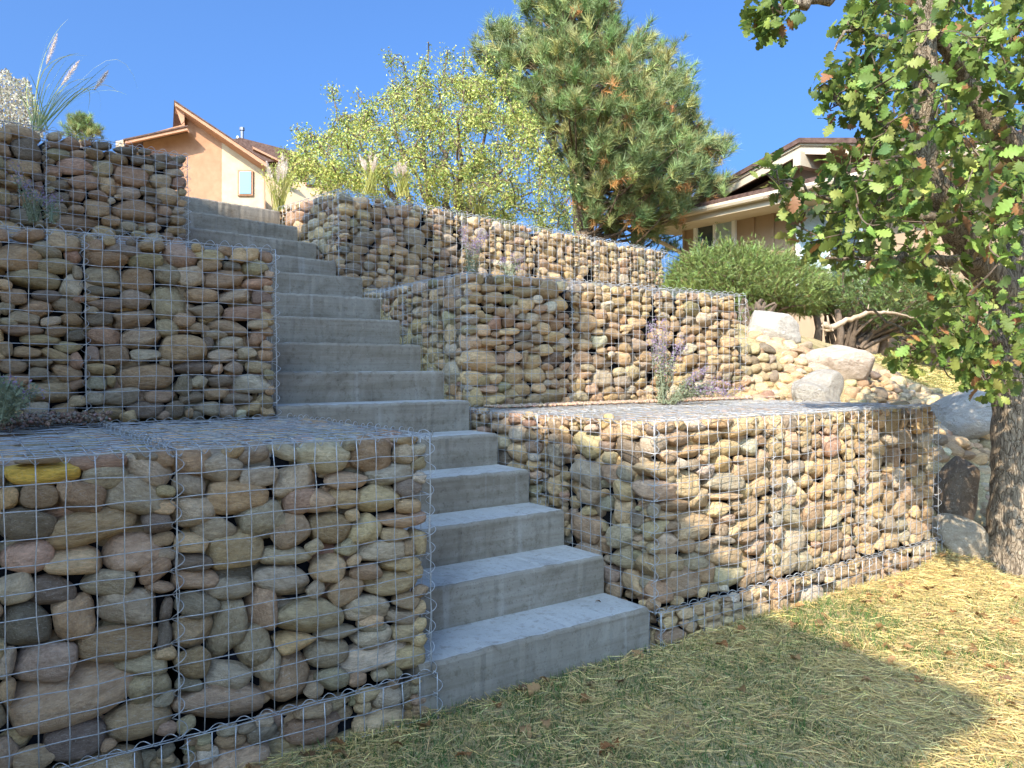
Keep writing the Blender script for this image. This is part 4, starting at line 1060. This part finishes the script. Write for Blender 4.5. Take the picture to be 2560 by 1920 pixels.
JUN1 = [(1446,665),(1440,612),(1462,572),(1492,556),(1512,530),(1540,548),(1566,524),(1600,543),(1632,535),(1662,556),(1700,548),(1745,575),(1780,590),(1795,620),(1785,655),(1770,680),(1745,684),(1690,672),(1640,668),(1600,692),(1560,684),(1500,668)]
juniper('bright green spreading juniper beneath the small far window of the tan house', JUN1, 10.0, .85, 19000, (1640, 690))
JUN2 = [(1770,610),(1850,590),(1950,585),(2060,600),(2110,650),(2060,700),(1990,715),(1940,705),(1880,715),(1840,690),(1790,680),(1750,660)]
juniper('darker juniper behind the oak branches right of the other juniper', JUN2, 10.4, .7, 12000, (1830, 730), (.12, .165, .05))
JUN3 = [(1610,730),(1606,690),(1640,672),(1665,680),(1650,700),(1630,725)]
juniper('small low juniper tuft left of the white boulder', JUN3, 8.9, .2, 600, (1625, 735))

# ------------------------------------------------------------------ boulders, dead branch, loose rocks
def boulder(label, u0, v0, u1, v1, d, k, colr, rz=0.0, deep=1.0, up=0.12):
    lo = atd((u0 + u1) / 2, v1, d); hi = atd((u0 + u1) / 2, v0, d)
    wd = (u1 - u0) * S / FPX * d; hg = hi[2] - lo[2]
    c = (lo + hi) / 2 + FW * wd * .25; c[2] -= hg * up
    o = link('boulder', BOULDERS[k]); o.location = c
    o.rotation_euler = (0, 0, YAW + rz); o.scale = (wd / 2, wd / 2 * deep, hg / 2 * (1 + up * 1.3))
    o.color = (*colr, 1); tag(o, label, 'boulder', 'boulders on the rock slope'); return o
boulder('white rounded boulder below the bright juniper', 1618, 664, 1738, 735, 8.0, 0, (.56, .51, .43), .3, .8)
boulder('wide pale pinkish boulder lying below the dead branch', 1752, 738, 1908, 822, 7.3, 1, (.56, .46, .37), .2, .8)
boulder('grey boulder with a diagonal shadow just behind the lower right baskets', 1716, 792, 1836, 895, 6.4, 2, (.42, .39, .34), .1, .8)
boulder('large grey boulder left of the oak trunk in dappled shade', 2024, 836, 2205, 945, 7.2, 3, (.40, .375, .335), 0, .8)
boulder('dark brown leaning boulder beside the right end basket', 2026, 980, 2130, 1145, 5.65, 4, (.22, .165, .115), .3, .7)
boulder('pale boulder at the foot of the oak, beside the right end basket', 2032, 1112, 2144, 1208, 5.35, 5, (.42, .35, .25), .2, .8)
db = MB()
Q, R = limb([atd(1790, 712, 8.6), atd(1826, 694, 8.6), atd(1878, 672, 8.6), atd(1930, 676, 8.7), atd(1985, 688, 8.8)], [.036, .03, .023, .015, .005], 24, .006)
db.tube(Q, R, 8); db.tube([Q[11], Q[11] + (0.03, 0, .09)], [.012, .004], 5); db.tube([Q[16], Q[16] + (0.06, 0.02, .05)], [.010, .003], 5)
for _ in range(9):
    p = atd(1786 + rng.normal(0, 5), 700 + rng.normal(0, 9), 8.6); db.tube(curve(Q[0], p + rng.normal(0, .03, 3), rng.normal(0, .03, 3), 5), np.linspace(.03, .008, 5), 5)
M_DEAD = simple('dead_wood', (.30, .21, .13), (.46, .36, .26), 12, .9, .4)
o = db.build('dead_branch', M_DEAD, None, True); tag(o, 'bleached dead branch with frayed root end lying under the junipers', 'branch')
jt = bpy.data.objects['juniper.001']
for u, v0, v1, d in ((1812, 770, 668, 10.0), (1838, 765, 660, 10.2), (1765, 745, 676, 9.9), (1905, 770, 690, 10.4)):
    mbs = MB(); mbs.tube([atd(u, v0, d), atd(u + 4, (v0 + v1) / 2, d), atd(u - 3, v1, d)], [.06, .045, .04], 7)
    part('trunk', mbs.mesh('trunk', M_TWIG, True), jt)

def hit(u, v, dmin=4.5, dmax=14.0):
    dr = rayd(u, v); ds_ = np.arange(dmin, dmax, .03); P = CAM + np.outer(ds_, dr)
    h = ground(P[:, 0], P[:, 1]); k = np.argmax(P[:, 2] < h)
    if P[k, 2] >= h[k]: return None
    return P[k], ds_[k]
def rock_bed(polys, n, label, group, pxr, seed, kw=KW, minz=None):
    rg = np.random.default_rng(seed); pts = []; cnt = 0; tries = 0
    allx = [p for q in polys for p in q]
    while cnt < n and tries < n * 60:
        tries += 1
        u = rg.uniform(min(p[0] for p in allx), max(p[0] for p in allx)); v = rg.uniform(min(p[1] for p in allx), max(p[1] for p in allx))
        if not any(inpoly(q, np.array([u]), np.array([v]))[0] for q in polys): continue
        r = rg.uniform(*pxr)
        if any((u - a) ** 2 + ((v - b_) * 1.5) ** 2 < (0.5 * (r + c)) ** 2 for a, b_, c in pts): continue
        h = hit(u, v, 5.3)
        if h is None: continue
        if h[0][0] < 2.80: continue
        pts.append((u, v, r)); cnt += 1
        rad = r * S / FPX * h[1]
        o = link('river_rock', STONES[rg.integers(len(STONES))])
        o.location = h[0] + np.array([0, 0, rad * .12]); o.scale = (rad * rg.uniform(.95, 1.25), rad * rg.uniform(.8, 1.1), rad * rg.uniform(.5, .75))
        o.rotation_euler = (rg.normal(0, .2), rg.normal(0, .2), rg.uniform(0, 6.28))
        o.color = stone_col(KEYS[rg.choice(len(KEYS), p=kw)], rg); tag(o, label, 'rock', group)
    return cnt
BED1 = [[(1612,690),(1640,712),(1700,745),(1760,752),(1752,800),(1720,830),(1690,860),(1690,760),(1620,735)], [(1838,800),(1905,805),(1950,830),(2015,842),(2040,870),(2030,888),(1820,895),(1836,850)]]
rock_bed(BED1, 190, 'sunlit river cobble scattered among the pale boulders behind the baskets', 'cobbles among the pale boulders', (9, 22), 3, KW)
BED2 = [[(2020,905),(2060,915),(2170,930),(2212,930),(2212,1215),(2140,1160),(2120,1010),(2060,975),(2020,1000)]]
rock_bed(BED2, 150, 'river cobble on the shady slope behind the oak trunk', 'cobbles on the slope behind the oak', (10, 24), 4, KW)
BED3 = [[(1598,812),(1700,822),(1722,850),(1722,905),(1598,905)], [(1690,735),(1760,752),(1752,800),(1720,830),(1690,860)], [(1838,800),(1905,805),(1950,830),(2015,842),(2040,870),(2030,888),(1820,895)]]
rock_bed(BED3, 90, 'small river cobble filling gaps between the larger rocks behind the baskets', 'small cobbles among the pale boulders', (5, 11), 6, KW)
rock_bed(BED3[:1], 26, 'river cobble at the foot of the short stacked stone wall', 'cobbles below the stacked wall', (13, 22), 8, KW)
# small stacked stone wall at the end of the middle tier
sw = thing('stacked_stone_wall', (3.2, 1.85, .88), 'short dry-stacked stone wall end between the middle basket and the boulders', 'stone wall')
rg = np.random.default_rng(9)
for r_ in range(6):
    for k in range(5):
        u = 1616 + k * 17 + rg.uniform(-4, 4) - r_ * 2; v = 858 - r_ * 20 + rg.uniform(-4, 4) - k * 1
        if u > 1690 - r_ * 4: continue
        d = 6.95 + k * .05 + rg.uniform(0, .05) + r_ * .03
        p = atd(u, v, d); o = link('stone', STONES[rg.integers(len(STONES))], sw)
        o.matrix_parent_inverse = Matrix.Translation(-Vector(sw.location)); o.location = p
        o.scale = (rg.uniform(.055, .085), rg.uniform(.07, .1), rg.uniform(.045, .06)); o.rotation_euler = (rg.normal(0, .2), rg.normal(0, .3), YAW + rg.normal(0, .4))
        o.color = stone_col(rg.choice(list('ogdob')), rg)

# ------------------------------------------------------------------ lawn: straw, grass, fallen leaves
def in_lawn(n, x0=-3.4, x1=4.4, y0=-2.6, y1=-.005):
    x = rng.uniform(x0, x1, n); y = rng.uniform(y0, y1, n)
    d = (x - CAM[0]) * FW[0] + (y - CAM[1]) * FW[1]; r_ = (x - CAM[0]) * RX[0] + (y - CAM[1]) * RX[1]
    k = (d > 1.4) & (np.abs(r_) < d * .72 + .25)
    return x[k], y[k]
from mathutils import noise as mnoise
def patch(x, y, sc, off): return np.array([mnoise.noise(Vector((a * sc + off, b_ * sc, off))) for a, b_ in zip(x, y)])
STV = np.array([(-.5, -.5, 0), (0, -.5, .0), (.5, -.3, 0), (.5, .3, 0), (0, .5, .0), (-.5, .5, 0)]); STF = np.array([(0, 1, 4, 5), (1, 2, 3, 4)])
x, y = in_lawn(210000)
pn = patch(x, y, 1.3, 3.0) + .35 * patch(x, y, 4.0, 9.0)
kp = rng.random(len(x)) < np.clip(.56 + 1.1 * pn + .25 * sstep(0.2, 1.5, x), .10, 1)
x, y = x[kp], y[kp]; n = len(x)
ang = 2.2 * patch(x, y, 2.6, 17.0) * 3 + rng.normal(0, .75, n); tilt = rng.normal(0, .16, n)
D = np.stack([np.cos(ang) * np.cos(tilt), np.sin(ang) * np.cos(tilt), np.sin(tilt)], 1)
Rm = frames(D, rng.normal(0, .7, n)); L_ = rng.uniform(.03, .105, n)
sc3 = np.stack([L_, rng.uniform(.0015, .0032, n), np.full(n, .01)], 1)
T = np.einsum('nij,nkj->nki', Rm, STV[None] * sc3[:, None, :]) + np.stack([x, y, ground(x, y) + rng.uniform(.004, .03, n)], 1)[:, None, :]
FFx = (STF[None] + (np.arange(n) * 6)[:, None, None]).reshape(-1, 4)
col = hsvj((.56, .41, .16), n, .26, .06); gq = rng.random(n) < .18; col[gq] = hsvj((.33, .28, .13), gq.sum())
tag(link('straw', mesh_np('straw', T.reshape(-1, 3), FFx, M_STRAW, np.repeat(col, 6, 0))), 'loose golden straw mulch strewn over the lawn', 'straw', kind='stuff')
x, y = in_lawn(150000)
pn = patch(x, y, 1.3, 3.0) + .35 * patch(x, y, 4.0, 9.0)
kp = rng.random(len(x)) < np.clip((.40 + .30 * sstep(.9, -.9, x)) - 1.5 * pn + .35 * sstep(-.25, 0, y) * (rng.random(len(x)) < .3) - .25 * sstep(0.4, 1.6, x), .015, .8)
x, y = x[kp], y[kp]; n = len(x)
GB = np.array([(0, -.5, 0), (0, .5, 0), (.55, .35, .0), (.55, -.35, 0), (1, 0, .0)]); 
ang = rng.uniform(0, 6.28, n); el = rng.normal(1.05, .3, n)
D = np.stack([np.cos(ang) * np.cos(el), np.sin(ang) * np.cos(el), np.sin(el)], 1)
Rm = frames(D); hh = rng.uniform(.025, .065, n)
V0 = np.array([(0, -.5, 0), (0, .5, 0), (1, 0, .0)])
T = np.einsum('nij,nkj->nki', Rm, V0[None] * np.stack([hh, rng.uniform(.003, .005, n), hh], 1)[:, None, :]) + np.stack([x, y, ground(x, y)], 1)[:, None, :]
col = hsvj((.085, .14, .035), n, .25, .08)
tag(link('grass', mesh_np('grass', T.reshape(-1, 3), np.arange(n * 3).reshape(-1, 3), M_STRAW, np.repeat(col, 3, 0))), 'short green grass growing through the straw', 'grass', kind='stuff')
# straw patch on the slope below the junipers
n = 9000; P = []
SLP = [(1880,765),(1905,740),(2060,745),(2150,800),(2150,850),(2040,850),(2000,835),(1915,800)]
u = rng.uniform(1880, 2150, n); v = rng.uniform(740, 850, n); k = inpoly(SLP, u, v); u, v = u[k], v[k]
for a, b_ in zip(u[:2600], v[:2600]):
    h = hit(a, b_, 5.5)
    if h is not None: P.append(h[0])
P = np.array(P); P = np.vstack([P + rng.normal(0, .05, P.shape) * (1, 1, 0) for _ in range(4)]); P[:, 2] = ground(P[:, 0], P[:, 1]) + rng.uniform(.004, .02, len(P)); n = len(P)
ang = rng.uniform(0, 6.28, n); D = np.stack([np.cos(ang), np.sin(ang), rng.normal(0, .3, n)], 1)
col = hsvj((.50, .40, .15), n); gq = rng.random(n) < .3; col[gq] = hsvj((.12, .16, .04), gq.sum())
T = np.einsum('nij,nkj->nki', frames(D), STV[None] * np.stack([rng.uniform(.05, .12, n), np.full(n, .005), np.full(n, .01)], 1)[:, None, :]) + P[:, None, :]
FFx = (STF[None] + (np.arange(n) * 6)[:, None, None]).reshape(-1, 4)
tag(link('straw', mesh_np('straw', T.reshape(-1, 3), FFx, M_STRAW, np.repeat(col, 6, 0))), 'dry straw and grass patch on the slope below the junipers', 'straw', kind='stuff')

FALL = []
for i in range(5):
    c = hsvj([(.32, .15, .05), (.38, .21, .09), (.25, .12, .05), (.42, .25, .10), (.16, .085, .045)][i], 1, .05)[0]
    V = OV.copy(); V[:, 0] -= .5; V[:, 2] = V[:, 2] * 1.6 + .30 * V[:, 1] ** 2 * (1 + i * .3) + .12 * np.sin(V[:, 0] * 5 + i) + .10
    FALL.append(mesh_np('fallen_leaf', V, OF, M_LEAF, np.repeat(c[None], len(V), 0)))
def fallen(p, s_, label, group, rg):
    o = link('fallen_leaf', FALL[rg.integers(5)]); o.location = p; o.scale = (s_, s_, s_)
    o.rotation_euler = (rg.normal(0, .25), rg.normal(0, .25), rg.uniform(0, 6.28)); tag(o, label, 'leaf', group)
rg = np.random.default_rng(5)
spots = [(1265,1510),(1275,1478),(1305,1620),(1150,1490),(1182,1472),(1075,1520),(1095,1470),(650,1690-80),(705,1580),(515,1625),(730,1630),(860,1610),(1135,1575),(1340,1470),(1690,1300),
         (1555,1390),(1600,1360),(1335,1395),(1870,1300),(1900,1355),(1940,1290),(2000,1330),(2060,1320),(2090,1290),(2050,1415),(1870,1470),(1960,1400),(2120,1330),(2165,1360),(2190,1290),(2140,1440),(2185,1520),
         (2010,1270),(2040,1215),(1830,1395),(2180,1440),(1770,1345),(2100,1400),(2170,1470),(1985,1470),(1330,1600),(1180,1560),(1000,1630),(920,1570),(2150,1560),(1720,1420),(1600,1490)]
for u, v in spots:
    p = CAM + rayd(u, v) * ((-0.145 - CAM[2]) / rayd(u, v)[2])
    if p[1] > -.03: p[1] = -.05
    fallen((p[0], p[1], gz(p[0], p[1]) + .02), rg.uniform(.06, .085), 'curled brown oak leaf fallen on the straw lawn', 'fallen oak leaves on the lawn', rg)
for i in range(70):
    x, y = rng.uniform(.6, 4.2), rng.uniform(-1.8, -.05)
    fallen((x, y, gz(x, y) + .02), rg.uniform(.05, .08), 'curled brown oak leaf fallen on the straw lawn', 'fallen oak leaves on the lawn', rg)
def onstep(u, v, k): z = Z1 + RISE * k; r_ = rayd(u, v); return CAM + r_ * ((z - CAM[2]) / r_[2])
for (u, v, k, s_, lab_) in ((975, 1352, 0, .06, 'brown oak leaf at the left back of the lowest step'), (1250, 1282, 0, .075, 'curled olive-brown leaf against the second riser'), (1292, 1302, 0, .035, 'tiny tan leaf on the lowest step near the right basket')):
    p = onstep(u, v, k); fallen((p[0], p[1], p[2] + .004), s_, lab_, None, rg)

# ------------------------------------------------------------------ gravel on the ledge behind the near left basket
n = 11000; x = rng.uniform(-3.6, -2.05, n); y = rng.uniform(.55, 1.60, n)
kq = (x < -2.2 + rng.uniform(-.1, .1, n)) & (y > .98 + .35 * sstep(-3.0, -2.2, x) + rng.normal(0, .05, n)); x, y = x[kq], y[kq]; n = len(x)
bm = bmesh.new(); bmesh.ops.create_icosphere(bm, subdivisions=1, radius=1); tv = np.array([q.co[:] for q in bm.verts]) * (1, .8, .7) * rng.uniform(.75, 1.2, (len(bm.verts), 1)); tf = np.array([[q.index for q in f.verts] for f in bm.faces]); bm.free()
col = hsvj((.19, .12, .085), n, .25, .05); gq = rng.random(n) < .35; col[gq] = hsvj((.20, .165, .13), gq.sum())
tag(link('gravel', scatter(tv, tf, frames(unit(n)), np.stack([x, y, np.full(n, .925) + rng.uniform(-.01, .02, n) + .03 * sstep(.9, 1.5, y)], 1), rng.uniform(.006, .014, n), 'gravel', m_leaf('gravel_chip', 0, .9), col)),
    'reddish gravel on the ledge behind the near left basket', 'gravel', kind='stuff')
n = 2200; x = rng.uniform(.2, 3.2, n); y = rng.uniform(1.55, 1.76, n)
tag(link('gravel', scatter(tv, tf, frames(unit(n)), np.stack([x, y, np.full(n, .925)], 1), rng.uniform(.008, .016, n), 'gravel', bpy.data.materials['gravel_chip'], hsvj((.34, .24, .17), n))),
    'fine tan gravel along the foot of the middle right baskets', 'gravel', kind='stuff')

# ------------------------------------------------------------------ ornamental grasses
def blade(mb, b0, tip, bend, wd, n=9):
    Q = curve(np.asarray(b0, float), np.asarray(tip, float), bend, n); T_ = np.gradient(Q, axis=0); s_ = np.cross(T_, rng.normal(size=3)); s_ /= np.linalg.norm(s_, axis=1)[:, None] + 1e-9
    w_ = wd * np.sqrt(np.clip(1 - np.linspace(0, 1, n) ** 2, 0.004, 1))[:, None]
    V = np.vstack([Q + s_ * w_, Q - s_ * w_]); mb.add(V, [(i, i + 1, n + i + 1, n + i) for i in range(n - 1)])
def plume(mb, a, b, n, wd):
    a = np.asarray(a); b = np.asarray(b); ax = (b - a); L_ = np.linalg.norm(ax); ax = ax / L_
    t_ = rng.uniform(0, 1, n); prof = np.sin(math.pi * np.clip(t_ * .85 + .12, 0, 1)) * wd
    for q, p in zip(t_, prof):
        o_ = a + ax * L_ * q; d = unit(1)[0]; d = d - ax * (d @ ax) ; d = d / (np.linalg.norm(d) + 1e-6) * p + ax * p * 1.2
        s_ = np.cross(d, unit(1)[0]); s_ = s_ / (np.linalg.norm(s_) + 1e-9) * .0016
        mb.add([o_ + s_, o_ - s_, o_ + d], [(0, 1, 2)])
def m_flat(name, c1, c2, tr=.3):
    m, t, b = mat(name, c1, .6, 0, .2); v = coords(t, (1, 1, 1)); f = noise(t, v, 8, 3)
    cc = ramp(t, f, [(.35, c1), (.65, c2)]); t.links.new(cc, b.inputs['Base Color'])
    tr_ = t.nodes.new('ShaderNodeBsdfTranslucent'); t.links.new(cc, tr_.inputs['Color']); mx = t.nodes.new('ShaderNodeMixShader'); mx.inputs[0].default_value = tr
    t.links.new(b.outputs[0], mx.inputs[1]); t.links.new(tr_.outputs[0], mx.inputs[2]); t.links.new(mx.outputs[0], t.nodes['Material Output'].inputs['Surface']); return m
M_BLADE = m_flat('grass_blade', (.20, .27, .10), (.42, .44, .20), .4); M_BLADE_Y = m_flat('golden_blade', (.26, .28, .06), (.46, .42, .14)); M_PLUME = m_flat('seed_plume', (.72, .60, .52), (.85, .76, .66), .45)
M_SAGE = m_flat('sage_stem', (.20, .24, .15), (.30, .32, .2)); M_PURPLE = m_flat('purple_flower', (.26, .19, .30), (.38, .29, .40), .25)
dG = 5.9
g0 = atd(100, 278, dG)
og = thing('ornamental_grass', (g0[0], g0[1], 2.68), 'tall arching grass with feathery seed heads on the top left basket', 'grass plant')
bl = MB(); pl = MB()
for (u0, u1, v1, bu, bv, w_) in [(72,148,40,-18,-30,.004),(75,108,70,-12,0,.005),(80,190,120,-40,-50,.006),(80,170,115,-20,-40,.006),(85,205,175,-10,-40,.006),(88,255,200,20,-50,.004),(90,275,205,10,-40,.005),
        (85,165,130,0,-20,.006),(78,120,95,-10,0,.005),(70,60,165,-8,0,.008),(90,220,178,20,-50,.006),(85,150,120,-10,-10,.005),(90,180,125,0,-10,.004),(92,190,240,40,-70,.005),(90,215,255,40,-75,.004),(95,240,135,10,-20,.003),(95,300,200,30,-110,.002),(80,30,200,-10,-60,.005)]:
    a = atd(u0 + rng.uniform(-8, 8), 282, dG + rng.uniform(-.1, .1)); b = atd(u1, v1, dG + rng.uniform(-.25, .25))
    m0 = atd((u0 + u1) / 2, (282 + v1) / 2, dG); m1 = atd((u0 + u1) / 2 + bu, (282 + v1) / 2 + bv, dG); blade(bl, a, b, (m1 - m0), w_ * .7)
for _ in range(26):
    a = atd(85 + rng.normal(0, 10), 282, dG + rng.normal(0, .08)); u1 = 85 + rng.normal(25, 60); v1 = rng.uniform(150, 240); b = atd(u1, v1, dG + rng.normal(0, .25)); blade(bl, a, b, (0, 0, rng.uniform(0, .12)), .0035)
for (u0, v0, u1, v1) in ((100, 140, 124, 72), (132, 185, 172, 130), (203, 195, 234, 152)):
    plume(pl, atd(u0, v0, dG), atd(u1, v1, dG), 330, .026)
part('blades', bl.mesh('blades', M_BLADE), og); part('plumes', pl.mesh('plumes', M_PLUME), og)
def clump(label, u, v, d, hpx, spread, nb, npl, mb_=M_BLADE_Y, base_z=None):
    b0_ = atd(u, v, d); T_ = thing('ornamental_grass', b0_, label, 'grass plant', 'ornamental grasses along the upper baskets')
    bl = MB(); pl = MB()
    for i in range(nb):
        du = rng.normal(0, spread); hv = hpx * rng.uniform(.45, 1.0); dd_ = rng.normal(0, spread * .004)
        blade(bl, b0_ + rng.normal(0, .03, 3) * (1, 1, 0), atd(u + du, v - hv, d + dd_), (0, 0, abs(du) / hpx * .12), .004)
    for i in range(npl):
        du = rng.normal(0, spread * .8); b = atd(u + du, v - hpx * rng.uniform(.9, 1.25), d + rng.normal(0, .1)); a = b0_ * .35 + b * .65
        blade(bl, b0_, b, (0, 0, 0), .0018); plume(pl, a, b, 160, .03)
    part('blades', bl.mesh('blades', mb_), T_); part('plumes', pl.mesh('plumes', M_PLUME), T_)
clump('tall golden-green grass at the top of the stairs by the corner basket', 603, 460, 7.4, 110, 26, 60, 9)
clump('plumed grass clump above the shaded corner basket', 800, 418, 8.2, 75, 16, 45, 8)
clump('second plumed grass clump along the upper right row', 868, 424, 8.4, 70, 16, 40, 7)
clump('small grass clump in the middle of the upper right row', 1030, 462, 8.8, 55, 14, 34, 5)
# pale seeding shrub at far left
sh = atd(20, 280, 9.5); T_ = thing('pale_shrub', (sh[0], sh[1], 2.8), 'pale silvery seeding shrub at the left edge behind the grass', 'shrub')
P, X, Y, e = polypts([(-60,300),(-60,160),(-10,165),(15,150),(30,170),(60,175),(75,215),(90,265),(95,300)], 5200, 9.5, .6, 40)
br = MB()
for i in range(40): br.tube(curve(np.array([sh[0], sh[1], 2.8]) , P[i], rng.normal(0, .06, 3), 6), np.linspace(.012, .002, 6), 4)
part('stems', br.mesh('stems', M_TWIG), T_)
part('foliage', scatter(DIA, DIAF, frames(unit(len(P)) + (0, 0, .6)), P, rng.uniform(.025, .05, len(P)), 'foliage', M_LEAF, hsvj((.40, .37, .28), len(P), .25, .04)), T_)
# purple sage
def sage(label, stems_, d, dense=1.0, fl=1.0):
    b0_ = atd(*stems_[0][0], d); T_ = thing('sage_plant', b0_, label, 'flowering plant', 'purple sage plants')
    st = MB(); fp = []; lp = []
    for (a, b) in stems_:
        for _ in range(5):
            A = atd(a[0] + rng.normal(0, 4), a[1], d + rng.normal(0, .06)); B = atd(b[0] + rng.normal(0, 9), b[1] + rng.normal(0, 8), d + rng.normal(0, .12))
            Q = curve(A, B, (0, 0, .04), 10); st.tube(Q, np.linspace(.003, .001, 10), 4)
            t_ = rng.uniform(.42, 1, max(2, int(70 * dense * fl))); q = np.stack([np.interp(t_ * 9, np.arange(10), Q[:, k]) for k in range(3)], 1); fp.append(q + rng.normal(0, .012, q.shape))
            t_ = rng.uniform(.02, .6, int(36 * dense)); q = np.stack([np.interp(t_ * 9, np.arange(10), Q[:, k]) for k in range(3)], 1); lp.append(q + rng.normal(0, .016, q.shape))
    part('stems', st.mesh('stems', M_SAGE), T_)
    fp = np.vstack(fp); lp = np.vstack(lp)
    part('flowers', scatter(DIA, DIAF, frames(unit(len(fp))), fp, rng.uniform(.010, .017, len(fp)), 'flowers', M_PURPLE), T_)
    part('leaves', scatter(DIA, DIAF, frames(unit(len(lp))), lp, rng.uniform(.014, .028, len(lp)), 'leaves', M_SAGE), T_)
sage('purple flowering sage on the ledge before the sunlit middle baskets', [((1430,872),(1400,700)),((1432,872),(1440,695)),((1430,872),(1475,735)),((1440,872),(1600,850)),((1445,872),(1570,830)),((1430,872),(1420,740)),((1450,872),(1530,800))], 5.6)
sage('purple sage growing before the upper right row of baskets', [((1018,600),(1005,490)),((1020,600),(1040,500)),((1015,600),(1025,520))], 7.2)
sage('small purple sage sprig below the upper right row', [((1098,598),(1085,560)),((1100,598),(1115,565))], 7.6, .7)
sage('dim purple sage at the foot of the top left basket', [((70,478),(25,360)),((75,478),(60,400)),((80,478),(90,420)),((110,478),(115,430))], 4.45, .45, .6)
sage('grey-green sage sprigs at the left edge before the middle basket', [((5,905),(-10,800)),((15,908),(45,840)),((8,905),(95,850)),((5,905),(30,830))], 3.05, 1.3, .06)
